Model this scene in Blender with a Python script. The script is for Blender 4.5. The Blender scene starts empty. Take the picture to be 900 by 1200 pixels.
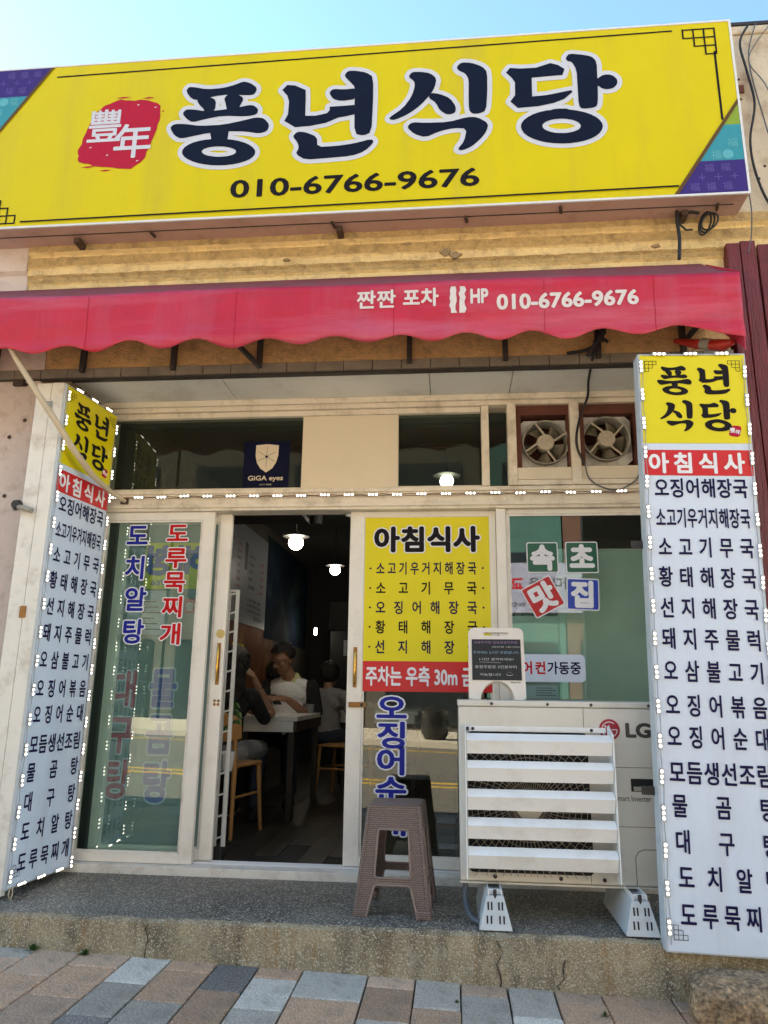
import bpy, bmesh, math, random
import numpy as np
from mathutils import Vector, Matrix, Quaternion
from mathutils.geometry import delaunay_2d_cdt

random.seed(7)
R = math.radians
scene = bpy.context.scene
C = scene.collection

# ------------------------------------------------------------------ camera
cam_d = bpy.data.cameras.new('camera')
cam_d.sensor_fit = 'VERTICAL'
cam_d.sensor_height = 36.0
cam_d.lens = 25.65
cam_d.clip_start = 0.05
cam_d.clip_end = 2000
cam = bpy.data.objects.new('camera', cam_d)
C.objects.link(cam)
right = Vector((0.9957, 0.0920, 0.0125))
fwd = Vector((-0.0920, 0.9674, 0.2365)).normalized()
right = (right - fwd * right.dot(fwd)).normalized()
up = right.cross(fwd)
m3 = Matrix((right, up, -fwd)).transposed()
cam.matrix_world = Matrix.Translation((0, -4.2, 1.17)) @ m3.to_4x4()
scene.camera = cam

# ------------------------------------------------------------------ world, sun, exposure
SUN_EL = R(31); SUN_AZ = R(-66)            # behind the building, a little to the left
world = bpy.data.worlds.new("World"); scene.world = world
world.use_nodes = True
wn = world.node_tree
bg = wn.nodes['Background']
sky = wn.nodes.new('ShaderNodeTexSky')
sky.sky_type = 'NISHITA'; sky.sun_disc = False
sky.sun_elevation = SUN_EL; sky.sun_rotation = SUN_AZ % (2 * math.pi)
sky.air_density = 1.0; sky.dust_density = 0.2; sky.ozone_density = 2.2
sk_t = wn.nodes.new('ShaderNodeVectorMath'); sk_t.operation = 'MULTIPLY'; sk_t.inputs[1].default_value = (.66, .93, 1.04)
wn.links.new(sky.outputs[0], sk_t.inputs[0]); wn.links.new(sk_t.outputs[0], bg.inputs[0])
bg.inputs[1].default_value = 0.062
sl = bpy.data.lights.new('sun', 'SUN'); sl.energy = 5.0; sl.angle = R(0.5); sl.color = (1, .95, .88)
sun = bpy.data.objects.new('sun', sl); C.objects.link(sun)
sd = Vector((math.sin(SUN_AZ) * math.cos(SUN_EL), math.cos(SUN_AZ) * math.cos(SUN_EL), math.sin(SUN_EL)))
sun.rotation_euler = sd.to_track_quat('Z', 'Y').to_euler()
sun.location = sd * 30
vs = scene.view_settings
vs.view_transform = 'Standard'; vs.look = 'None'; vs.exposure = 3.2; vs.gamma = 1.0
vs.use_white_balance = True; vs.white_balance_temperature = 8600; vs.white_balance_tint = 12
scene.cycles.max_bounces = 8
scene.cycles.transparent_max_bounces = 16

# ------------------------------------------------------------------ materials
def pm(name, col, rough=.55, var=.10, scale=6, bump=0.0, bscale=80, metal=0, dirt=None, dscale=3, damt=.5,
       streak=False, emis=None, estr=0, fine=0.0, spec=.5, stretch=(1, 1, 1), dirt2=None, speck=None):
    m = bpy.data.materials.new(name); m.use_nodes = True
    nt = m.node_tree; N = nt.nodes; L = nt.links
    b = N['Principled BSDF']
    b.inputs['Roughness'].default_value = rough
    b.inputs['Metallic'].default_value = metal
    b.inputs['Specular IOR Level'].default_value = spec
    tc = N.new('ShaderNodeTexCoord')
    mp = N.new('ShaderNodeMapping'); mp.inputs['Scale'].default_value = stretch
    L.new(tc.outputs['Object'], mp.inputs[0])
    n1 = N.new('ShaderNodeTexNoise'); n1.inputs['Scale'].default_value = scale; n1.inputs['Detail'].default_value = 6
    n1.inputs['Roughness'].default_value = .62
    L.new(mp.outputs[0], n1.inputs['Vector'])
    r = N.new('ShaderNodeMapRange'); r.inputs[1].default_value = .25; r.inputs[2].default_value = .75
    r.inputs[3].default_value = 1 - var; r.inputs[4].default_value = 1 + var
    L.new(n1.outputs[0], r.inputs[0])
    mul = N.new('ShaderNodeVectorMath'); mul.operation = 'SCALE'
    mul.inputs[0].default_value = col
    L.new(r.outputs[0], mul.inputs['Scale'])
    out = mul.outputs[0]
    if fine:
        n3 = N.new('ShaderNodeTexNoise'); n3.inputs['Scale'].default_value = bscale * 1.7; n3.inputs['Detail'].default_value = 3
        L.new(tc.outputs['Object'], n3.inputs['Vector'])
        r3 = N.new('ShaderNodeMapRange'); r3.inputs[1].default_value = .3; r3.inputs[2].default_value = .7
        r3.inputs[3].default_value = 1 - fine; r3.inputs[4].default_value = 1 + fine
        L.new(n3.outputs[0], r3.inputs[0])
        m2 = N.new('ShaderNodeVectorMath'); m2.operation = 'SCALE'
        L.new(out, m2.inputs[0]); L.new(r3.outputs[0], m2.inputs['Scale']); out = m2.outputs[0]
    if dirt:
        mp2 = N.new('ShaderNodeMapping')
        mp2.inputs['Scale'].default_value = (dscale, dscale, dscale * (.12 if streak else 1))
        L.new(tc.outputs['Object'], mp2.inputs[0])
        n2 = N.new('ShaderNodeTexNoise'); n2.inputs['Scale'].default_value = 1.0; n2.inputs['Detail'].default_value = 8
        n2.inputs['Roughness'].default_value = .7
        L.new(mp2.outputs[0], n2.inputs['Vector'])
        rr = N.new('ShaderNodeMapRange'); rr.inputs[1].default_value = .5; rr.inputs[2].default_value = .72
        rr.inputs[3].default_value = 0; rr.inputs[4].default_value = damt
        L.new(n2.outputs[0], rr.inputs[0])
        mx = N.new('ShaderNodeMix'); mx.data_type = 'RGBA'
        L.new(rr.outputs[0], mx.inputs[0]); L.new(out, mx.inputs[6]); mx.inputs[7].default_value = (*dirt, 1)
        out = mx.outputs[2]
    for lay in (dirt2 or ()):      # further stains: colour, noise stretch, amount, from, to
        c_, st_, am_, lo_, hi_ = lay
        mp3 = N.new('ShaderNodeMapping'); mp3.inputs['Scale'].default_value = st_; mp3.inputs['Location'].default_value = (c_[0] * 37, 3.1, c_[2] * 53)
        L.new(tc.outputs['Object'], mp3.inputs[0])
        n4 = N.new('ShaderNodeTexNoise'); n4.inputs['Scale'].default_value = 1.0; n4.inputs['Detail'].default_value = 7; n4.inputs['Roughness'].default_value = .66
        L.new(mp3.outputs[0], n4.inputs['Vector'])
        r4 = N.new('ShaderNodeMapRange'); r4.inputs[1].default_value = lo_; r4.inputs[2].default_value = hi_; r4.inputs[3].default_value = 0; r4.inputs[4].default_value = am_
        L.new(n4.outputs[0], r4.inputs[0])
        mx4 = N.new('ShaderNodeMix'); mx4.data_type = 'RGBA'; L.new(r4.outputs[0], mx4.inputs[0]); L.new(out, mx4.inputs[6]); mx4.inputs[7].default_value = (*c_, 1)
        out = mx4.outputs[2]
    if speck:                      # mineral grains: colour, scale, threshold
        c_, s_, th_ = speck
        v5 = N.new('ShaderNodeTexNoise'); v5.inputs['Scale'].default_value = s_; v5.inputs['Detail'].default_value = 1.5
        L.new(tc.outputs['Object'], v5.inputs['Vector'])
        r5 = N.new('ShaderNodeMapRange'); r5.inputs[1].default_value = th_; r5.inputs[2].default_value = th_ + .07; r5.inputs[3].default_value = 0; r5.inputs[4].default_value = .85
        L.new(v5.outputs[0], r5.inputs[0])
        mx5 = N.new('ShaderNodeMix'); mx5.data_type = 'RGBA'; L.new(r5.outputs[0], mx5.inputs[0]); L.new(out, mx5.inputs[6]); mx5.inputs[7].default_value = (*c_, 1)
        out = mx5.outputs[2]
    L.new(out, b.inputs['Base Color'])
    if bump:
        nb = N.new('ShaderNodeTexNoise'); nb.inputs['Scale'].default_value = bscale; nb.inputs['Detail'].default_value = 5
        L.new(mp.outputs[0], nb.inputs['Vector'])
        bp = N.new('ShaderNodeBump'); bp.inputs['Strength'].default_value = bump; bp.inputs['Distance'].default_value = .02
        L.new(nb.outputs[0], bp.inputs['Height']); L.new(bp.outputs[0], b.inputs['Normal'])
    if emis:
        b.inputs['Emission Color'].default_value = (*emis, 1); b.inputs['Emission Strength'].default_value = estr
    return m

def glass(name, tint, film=0.0, filmcol=(.4, .5, .48), rough=.0, base=.05):
    m = bpy.data.materials.new(name); m.use_nodes = True
    nt = m.node_tree; N = nt.nodes; L = nt.links
    N.remove(N['Principled BSDF']); o = N['Material Output']
    tr = N.new('ShaderNodeBsdfTransparent'); tr.inputs[0].default_value = (*tint, 1)
    src = tr.outputs[0]
    if film:
        df = N.new('ShaderNodeBsdfDiffuse'); df.inputs[0].default_value = (*filmcol, 1)
        nz = N.new('ShaderNodeTexNoise'); nz.inputs['Scale'].default_value = 2.5
        tc = N.new('ShaderNodeTexCoord'); L.new(tc.outputs['Object'], nz.inputs['Vector'])
        mr = N.new('ShaderNodeMapRange'); mr.inputs[1].default_value = .3; mr.inputs[2].default_value = .7
        mr.inputs[3].default_value = film * .85; mr.inputs[4].default_value = min(1, film * 1.15)
        L.new(nz.outputs[0], mr.inputs[0])
        ms = N.new('ShaderNodeMixShader'); L.new(mr.outputs[0], ms.inputs[0])
        L.new(tr.outputs[0], ms.inputs[1]); L.new(df.outputs[0], ms.inputs[2]); src = ms.outputs[0]
    gl = N.new('ShaderNodeBsdfGlossy'); gl.inputs['Roughness'].default_value = rough
    gl.inputs['Color'].default_value = (1, 1, 1, 1)
    lw = N.new('ShaderNodeLayerWeight'); lw.inputs[0].default_value = .5
    pw = N.new('ShaderNodeMath'); pw.operation = 'POWER'; L.new(lw.outputs['Facing'], pw.inputs[0]); pw.inputs[1].default_value = 5
    ma = N.new('ShaderNodeMath'); ma.operation = 'MULTIPLY_ADD'; L.new(pw.outputs[0], ma.inputs[0])
    ma.inputs[1].default_value = 1 - base; ma.inputs[2].default_value = base
    m2 = N.new('ShaderNodeMixShader'); L.new(ma.outputs[0], m2.inputs[0]); L.new(src, m2.inputs[1]); L.new(gl.outputs[0], m2.inputs[2])
    L.new(m2.outputs[0], o.inputs[0])
    return m

M = {}
M['yellow'] = pm('sign_yellow', (.70, .565, .012), .35, .04, 2, dirt=(.52, .40, .06), dscale=2.2, damt=.45, streak=True, spec=.2)
M['yellow_side'] = pm('banner_yellow', (.78, .65, .015), .4, .03, 3)
M['navy'] = pm('navy_print', (.008, .012, .030), .4, .1, spec=.08)
M['outline'] = pm('pale_outline_print', (.62, .64, .72), .4, .03, spec=.08)
M['black_print'] = pm('black_print', (.016, .013, .015), .45, .1, spec=.08)
M['purple'] = pm('purple_print', (.055, .035, .20), .4, .05, spec=.08)
M['purple_l'] = pm('light_purple_print', (.14, .10, .36), .4, .05, spec=.08)
M['teal'] = pm('teal_print', (.03, .30, .38), .4, .05, spec=.08)
M['teal_l'] = pm('light_teal_print', (.10, .44, .52), .4, .05, spec=.08)
M['green_print'] = pm('green_print', (.25, .38, .06), .4, .05, spec=.08)
M['green_l'] = pm('light_green_print', (.36, .48, .12), .4, .05, spec=.08)
M['brown_line'] = pm('brown_print', (.14, .075, .03), .4, .05, spec=.08)
M['seal'] = pm('seal_red_print', (.50, .02, .05), .4, .08, 20, spec=.08)
M['casing'] = pm('pinkish_steel_casing', (.56, .37, .34), .45, .06, 3, dirt=(.25, .15, .1), dscale=4, damt=.5)
M['alu'] = pm('white_aluminium_trim', (.75, .75, .77), .35, .04)
M['rust'] = pm('rusty_dark_steel', (.07, .04, .03), .7, .35, 30)
M['darksteel'] = pm('dark_steel', (.035, .028, .026), .6, .3, 20)
M['blackwire'] = pm('black_cable', (.012, .012, .013), .5, .1)
M['greywire'] = pm('grey_cable', (.09, .10, .12), .5, .1)
M['ochre'] = pm('ochre_paint', (.80, .60, .31), .75, .14, 5, bump=.7, bscale=50, dirt=(.32, .20, .11), dscale=9, damt=.75)
M['ochre_d'] = pm('ochre_rough_band', (.60, .41, .19), .85, .22, 22, bump=1.0, bscale=90, dirt=(.22, .13, .07), dscale=12, damt=.7)
M['cream'] = pm('cream_wall_paint', (.66, .56, .43), .8, .07, 4, bump=.3, bscale=40, dirt=(.30, .16, .07), dscale=5, damt=.75)
M['lintel'] = pm('brown_textured_lintel', (.82, .50, .23), .85, .22, 20, bump=1.0, bscale=110, dirt=(.10, .05, .03), dscale=10, damt=.45, stretch=(1, 1, 1.8))
M['tile_d'] = pm('dark_edge_tile', (.20, .165, .13), .6, .3, 12)
M['pink'] = pm('pinkish_pillar_stone', (.62, .50, .45), .6, .06, 5, dirt=(.25, .13, .08), dscale=11, damt=.5)
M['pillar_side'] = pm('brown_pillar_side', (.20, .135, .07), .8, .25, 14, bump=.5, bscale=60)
M['white'] = pm('cream_white_upvc', (.86, .80, .72), .4, .035, 3, dirt=(.45, .36, .26), dscale=5, damt=.30)
M['white2'] = pm('off_white_upvc', (.82, .77, .70), .42, .04, 5, dirt=(.33, .24, .16), dscale=8, damt=.5)
M['soffit'] = pm('soffit_board_paint', (.76, .75, .71), .7, .05, 2, dirt=(.36, .30, .22), dscale=3, damt=.45)
M['beige'] = pm('beige_panel', (.76, .65, .50), .6, .04, 3)
M['rail'] = pm('cream_timber_rail', (.80, .70, .57), .6, .07, 6, bump=.25, bscale=30, dirt=(.28, .19, .12), dscale=7, damt=.55)
M['awning'] = pm('red_awning_vinyl', (.58, .014, .048), .5, .10, 4, dirt=(.50, .09, .15), dscale=6, damt=.4, streak=True, bump=.35, bscale=9, dirt2=[((.64, .17, .27), (.7, 1, 6), .50, .48, .70), ((.30, .03, .05), (1.6, 1, 11), .35, .56, .70)])
M['awning_top'] = pm('faded_awning_vinyl', (.40, .10, .14), .6, .15, 6, dirt=(.25, .17, .19), dscale=5, damt=.8, bump=.2, bscale=14)
M['awn_white'] = pm('worn_white_lettering', (.72, .66, .66), .6, .06, 30)
M['ledge_top'] = pm('wet_dark_granolithic', (.105, .094, .080), .35, .55, 2.6, bump=.8, bscale=120, fine=.6, dirt2=[((.20, .17, .12), (2.2, 3, 3), .8, .52, .68), ((.022, .022, .022), (4, 3, 3), .85, .50, .64)], speck=((.66, .60, .52), 120, .555))
M['riser'] = pm('stained_pebble_render', (.40, .31, .20), .8, .28, 6, bump=.8, bscale=110, fine=.35, dirt=(.11, .06, .03), dscale=9, damt=.9, streak=True, dirt2=[((.34, .17, .05), (13, 4, 1.2), .75, .56, .68), ((.08, .06, .04), (5, 4, 3), .7, .52, .66), ((.42, .38, .30), (6, 4, 5), .6, .54, .66)], speck=((.66, .58, .46), 150, .57))
M['crack'] = pm('brown_crack_filler', (.05, .03, .018), .9, .3, 30)
M['rock'] = pm('weathered_concrete_lump', (.34, .22, .13), .9, .6, 9, bump=1.0, bscale=40, fine=.6, dirt=(.03, .025, .02), dscale=13, damt=.95)
M['rock_pale'] = pm('pale_chalky_patch', (.42, .40, .42), .9, .3, 20)
PAV = {'s': (.43, .25, .155), 'p': (.47, .30, .205), 'g': (.36, .315, .265), 'l': (.50, .455, .40), 'd': (.165, .15, .14)}
for k, c in PAV.items():
    M['pav_' + k] = pm('paver_' + {'s': 'salmon', 'p': 'pink', 'g': 'grey', 'l': 'light_blue_grey', 'd': 'slate'}[k], tuple(q * 1.25 for q in c), .75, .14, 9, bump=.5, bscale=75, fine=.30, speck=((.66, .58, .50), 150, .585), dirt2=[((.16, .13, .10), (9, 7, 3), .5, .54, .7)], dirt=(.14, .11, .09), dscale=6, damt=.5)
for k in PAV:
    nt = M['pav_' + k].node_tree; bs = nt.nodes['Principled BSDF']; src_ = bs.inputs['Base Color'].links[0].from_socket
    oi = nt.nodes.new('ShaderNodeObjectInfo'); mr_ = nt.nodes.new('ShaderNodeMapRange'); mr_.inputs[3].default_value = .78; mr_.inputs[4].default_value = 1.22
    nt.links.new(oi.outputs['Random'], mr_.inputs[0]); sc_ = nt.nodes.new('ShaderNodeVectorMath'); sc_.operation = 'SCALE'
    nt.links.new(src_, sc_.inputs[0]); nt.links.new(mr_.outputs[0], sc_.inputs['Scale']); nt.links.new(sc_.outputs[0], bs.inputs['Base Color'])
M['joint'] = pm('dark_joint_sand', (.07, .058, .045), .95, .4, 40, bump=.5)
M['redwood'] = pm('dark_red_painted_timber', (.17, .017, .018), .5, .35, 14, bump=.6, bscale=40, stretch=(3, 3, .25), dirt=(.07, .012, .012), dscale=9, damt=.7)
M['lightbox_face'] = pm('pale_blue_lightbox_sheet', (.66, .74, .87), .35, .03, 2, dirt=(.48, .50, .52), dscale=7, damt=.30, streak=True, spec=.25)
M['lightbox_red'] = pm('lightbox_red_band', (.68, .012, .022), .35, .03, 3)
M['lightbox_side'] = pm('lightbox_edge_metal', (.52, .56, .60), .45, .12, 14, dirt=(.2, .18, .15), dscale=14, damt=.6)
M['white_print'] = pm('white_print', (.80, .80, .84), .4, .02, spec=.08)
M['blue_print'] = pm('blue_vinyl_print', (.02, .03, .30), .4, .05, spec=.08)
M['red_print'] = pm('red_vinyl_print', (.62, .015, .02), .4, .05, spec=.08)
M['menu_print'] = pm('menu_dark_navy_print', (.014, .012, .060), .4, .05, spec=.08)
M['tile_green'] = pm('green_sticker', (.008, .11, .06), .35, .05)
M['tile_blue'] = pm('blue_sticker', (.01, .05, .42), .35, .05)
M['tile_red'] = pm('red_sticker', (.55, .008, .014), .35, .05)
M['giga'] = pm('navy_security_sticker', (.006, .008, .03), .35, .1, spec=.08)
M['giga_cream'] = pm('cream_sticker_print', (.72, .60, .45), .45, .03)
M['ac'] = pm('ac_painted_casing', (.68, .64, .58), .4, .025, 3, dirt=(.40, .33, .25), dscale=4, damt=.25)
M['ac_white'] = pm('ac_louvre_white', (.86, .86, .86), .4, .03, 4, dirt=(.45, .36, .26), dscale=6, damt=.3)
M['ac_dark'] = pm('ac_dark_interior', (.008, .008, .008), .7, .1)
M['ac_wire'] = pm('ac_grille_wire', (.34, .30, .24), .45, .1)
M['lgred'] = pm('round_logo_red', (.42, .01, .03), .35, .03)
M['lggrey'] = pm('logo_grey', (.05, .045, .045), .4, .05)
M['stool'] = pm('brown_woven_plastic', (.20, .135, .115), .42, .06, 5)
M['stool_rim'] = pm('brown_plastic_rim', (.24, .17, .145), .38, .06, 5)
M['board'] = pm('cream_plastic_board', (.78, .70, .63), .45, .03, 5)
M['chalkboard'] = pm('blackboard', (.012, .013, .016), .6, .3, 20)
M['chalk_w'] = pm('chalk_white', (.55, .55, .52), .8, .2, 60)
M['chalk_v'] = pm('chalk_violet', (.34, .18, .36), .8, .2, 60)
M['chalk_b'] = pm('chalk_blue', (.22, .38, .50), .8, .2, 60)
M['brass'] = pm('brass', (.80, .46, .10), .22, .2, 30, metal=1)
M['brass_d'] = pm('tarnished_brass', (.32, .16, .06), .45, .3, 30, metal=.8)
M['led'] = pm('led_lens', (.9, .9, .9), .3, 0, emis=(.93, .97, 1), estr=1.6)
M['led_base'] = pm('led_module_base', (.34, .34, .34), .5, .05)
M['fan_grey'] = pm('grimy_fan_plastic', (.34, .31, .26), .55, .15, 12, dirt=(.12, .09, .06), dscale=16, damt=.7)
M['fan_hub'] = pm('grimy_cream_fan_hub', (.52, .44, .34), .55, .08, 12, dirt=(.2, .14, .09), dscale=16, damt=.6)
M['fan_blade'] = pm('dirty_fan_blade', (.20, .17, .12), .5, .15, 10)
M['fan_plate'] = pm('fan_mounting_plate', (.72, .70, .66), .6, .1, 6, dirt=(.16, .10, .07), dscale=9, damt=.6)
M['oxide'] = pm('brown_red_box_wood', (.13, .035, .02), .7, .25, 12)
M['pole'] = pm('beige_painted_pole', (.60, .48, .34), .45, .06, 6)
M['glass'] = glass('window_glass', (.80, .88, .85), base=.065)
M['glass_t'] = glass('transom_glass', (.62, .68, .62), .10, (.10, .11, .085), base=.022)
M['frost'] = glass('frosted_film_glass', (.60, .72, .68), .62, (.30, .43, .41), rough=.02)
M['screen'] = glass('frosted_screen_sheet', (.60, .72, .68), .88, (.66, .76, .70), rough=.2)
M['glass_l'] = glass('left_sash_glass', (.78, .88, .85), .03, (.20, .34, .32), base=.075)
M['asphalt'] = pm('asphalt', (.13, .125, .115), .85, .12, 6, bump=.4, bscale=120, fine=.3)
M['road_yellow'] = pm('road_yellow_paint', (.60, .38, .05), .7, .1, 12)
M['far_pave'] = pm('pale_far_pavement', (.50, .45, .38), .8, .1, 4)
M['opp_wall'] = pm('opposite_wall', (.55, .50, .42), .85, .1, 2)
M['opp_teal'] = pm('opposite_teal_wall', (.055, .17, .16), .8, .1, 2)
M['opp_mid'] = pm('opposite_dim_wall', (.09, .085, .075), .85, .3, 1)
M['opp_brown'] = pm('opposite_brown_wall', (.16, .08, .06), .8, .1, 2)
M['opp_dark'] = pm('opposite_dark_glass', (.02, .025, .03), .15, .1, 2)
M['opp_sign'] = pm('opposite_lavender_sign', (.40, .42, .60), .5, .03, 2)
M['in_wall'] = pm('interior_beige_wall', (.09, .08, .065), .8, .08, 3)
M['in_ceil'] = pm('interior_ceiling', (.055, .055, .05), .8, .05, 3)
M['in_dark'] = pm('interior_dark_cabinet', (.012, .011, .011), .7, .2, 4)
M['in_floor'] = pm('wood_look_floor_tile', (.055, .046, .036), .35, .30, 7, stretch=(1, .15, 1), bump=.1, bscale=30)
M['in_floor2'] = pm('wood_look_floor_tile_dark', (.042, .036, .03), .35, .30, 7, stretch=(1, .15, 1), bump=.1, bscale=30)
M['mural_o'] = pm('orange_brown_mural', (.20, .06, .02), .6, .45, 3.5, dirt=(.42, .25, .08), dscale=3, damt=.8)
M['mural_b'] = pm('dark_blue_mural', (.012, .022, .04), .8, .7, 3, spec=.1, dirt=(.05, .09, .05), dscale=2, damt=.7)
M['menu_board'] = pm('grey_white_menu_board', (.24, .26, .28), .4, .03, 3)
M['menu_ink'] = pm('menu_board_ink', (.03, .03, .035), .5, .1)
M['menu_red'] = pm('menu_board_red_ink', (.30, .04, .05), .5, .1)
M['bulb'] = pm('lit_globe', (.9, .9, .9), .3, 0, emis=(.95, .98, 1), estr=5.0)
M['marble'] = pm('white_marble_table', (.85, .85, .83), .25, .08, 4, dirt=(.35, .35, .35), dscale=6, damt=.4)
M['dkwood'] = pm('dark_brown_wood', (.028, .017, .012), .45, .3, 10)
M['ltwood'] = pm('honey_beech_wood', (.50, .24, .085), .4, .15, 8, stretch=(4, 4, .6))
M['skin'] = pm('skin', (.36, .19, .125), .5, .06, 14)
M['skin2'] = pm('tanned_skin', (.34, .175, .11), .5, .06, 14)
M['hair'] = pm('black_hair', (.010, .008, .008), .45, .35, 60, bump=.6, bscale=150)
M['blackcloth'] = pm('black_cloth', (.012, .012, .013), .85, .2, 12, bump=.3, bscale=60)
M['whitecloth'] = pm('white_knit_cloth', (.80, .81, .83), .85, .05, 12, bump=.3, bscale=60)
M['collar'] = pm('pale_yellow_collar', (.52, .54, .26), .8, .05)
M['denim'] = pm('dark_denim', (.02, .028, .05), .85, .2, 20, bump=.3)
M['greycloth'] = pm('grey_cloth', (.25, .25, .26), .85, .1, 12, bump=.3, bscale=50)
M['sole'] = pm('white_rubber', (.52, .52, .50), .5, .05)
M['leaf'] = pm('leaf_green', (.035, .09, .02), .45, .3, 30)
M['weed'] = pm('weed_green', (.05, .12, .02), .6, .3, 30)
M['tinbox'] = pm('stand_zinc', (.56, .60, .63), .4, .05, 8, dirt=(.3, .26, .2), dscale=9, damt=.3)
M['galv'] = pm('white_security_lattice', (.55, .54, .50), .45, .06, 8, dirt=(.25, .2, .15), dscale=10, damt=.4)
M['redcone'] = pm('red_plastic', (.50, .03, .02), .35, .05)
M['ghost_red'] = pm('faded_red_print', (.50, .07, .09), .6, .1)
M['ghost_blue'] = pm('faded_blue_print', (.06, .12, .42), .6, .1)
M['ghost_line'] = pm('faded_pale_print', (.52, .60, .66), .6, .05)
M['posteryellow'] = pm('faded_yellow_poster', (.78, .70, .03), .5, .05)
M['jar'] = pm('black_glazed_jar', (.012, .012, .013), .25, .2)
M['plaster_patch'] = pm('plaster_scar', (.34, .24, .14), .9, .2, 30, bump=.6)
M['sticker_back'] = pm('round_brass_sticker', (.62, .45, .16), .35, .15, 60)

# the awning vinyl lets some daylight through
for k in ('awning_top',):
    nt = M[k].node_tree; bs = nt.nodes['Principled BSDF']; tl_ = nt.nodes.new('ShaderNodeBsdfTranslucent'); mx_ = nt.nodes.new('ShaderNodeMixShader')
    tl_.inputs[0].default_value = (.85, .34, .18, 1); mx_.inputs[0].default_value = .40
    nt.links.new(bs.outputs[0], mx_.inputs[1]); nt.links.new(tl_.outputs[0], mx_.inputs[2]); nt.links.new(mx_.outputs[0], nt.nodes['Material Output'].inputs[0])
# woven relief for the stool (fine relief on the panels' own geometry)
def weave(m):
    nt = m.node_tree; N = nt.nodes; L = nt.links
    tc = N.new('ShaderNodeTexCoord')
    br = N.new('ShaderNodeTexBrick'); br.inputs['Scale'].default_value = 1.0
    br.inputs['Brick Width'].default_value = .016; br.inputs['Row Height'].default_value = .009
    br.inputs['Mortar Size'].default_value = .0016; br.inputs['Mortar Smooth'].default_value = .9
    br.inputs['Color1'].default_value = (1, 1, 1, 1); br.inputs['Color2'].default_value = (.75, .75, .75, 1); br.inputs['Mortar'].default_value = (0, 0, 0, 1)
    sp = N.new('ShaderNodeSeparateXYZ'); L.new(tc.outputs['Object'], sp.inputs[0])
    ad = N.new('ShaderNodeMath'); L.new(sp.outputs[0], ad.inputs[0]); L.new(sp.outputs[1], ad.inputs[1])
    cb = N.new('ShaderNodeCombineXYZ'); L.new(ad.outputs[0], cb.inputs[0]); L.new(sp.outputs[2], cb.inputs[1])
    L.new(cb.outputs[0], br.inputs['Vector'])
    bp = N.new('ShaderNodeBump'); bp.inputs['Strength'].default_value = 1.0; bp.inputs['Distance'].default_value = .004
    L.new(br.outputs['Color'], bp.inputs['Height']); L.new(bp.outputs[0], N['Principled BSDF'].inputs['Normal'])
    mx = N.new('ShaderNodeMix'); mx.data_type = 'RGBA'; mx.inputs[6].default_value = (.085, .055, .045, 1); mx.inputs[7].default_value = (.27, .19, .165, 1)
    L.new(br.outputs['Color'], mx.inputs[0]); L.new(mx.outputs[2], N['Principled BSDF'].inputs['Base Color'])
weave(M['stool'])

# ------------------------------------------------------------------ object helpers
ROOT = {}
def thing(name, label, cat, loc=(0, 0, 0), rot=None, group=None):
    o = bpy.data.objects.new(name, None); C.objects.link(o)
    mw = Matrix.Translation(loc)
    if rot is not None: mw = mw @ rot
    o.matrix_world = mw; o.empty_display_size = .1
    ROOT[o.name] = mw
    tag(o, label, cat, group)
    return o
def tag(o, label=None, cat=None, group=None, kind=None):
    if label: o['label'] = label
    if cat: o['category'] = cat
    if group: o['group'] = group
    if kind: o['kind'] = kind
    return o

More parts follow.
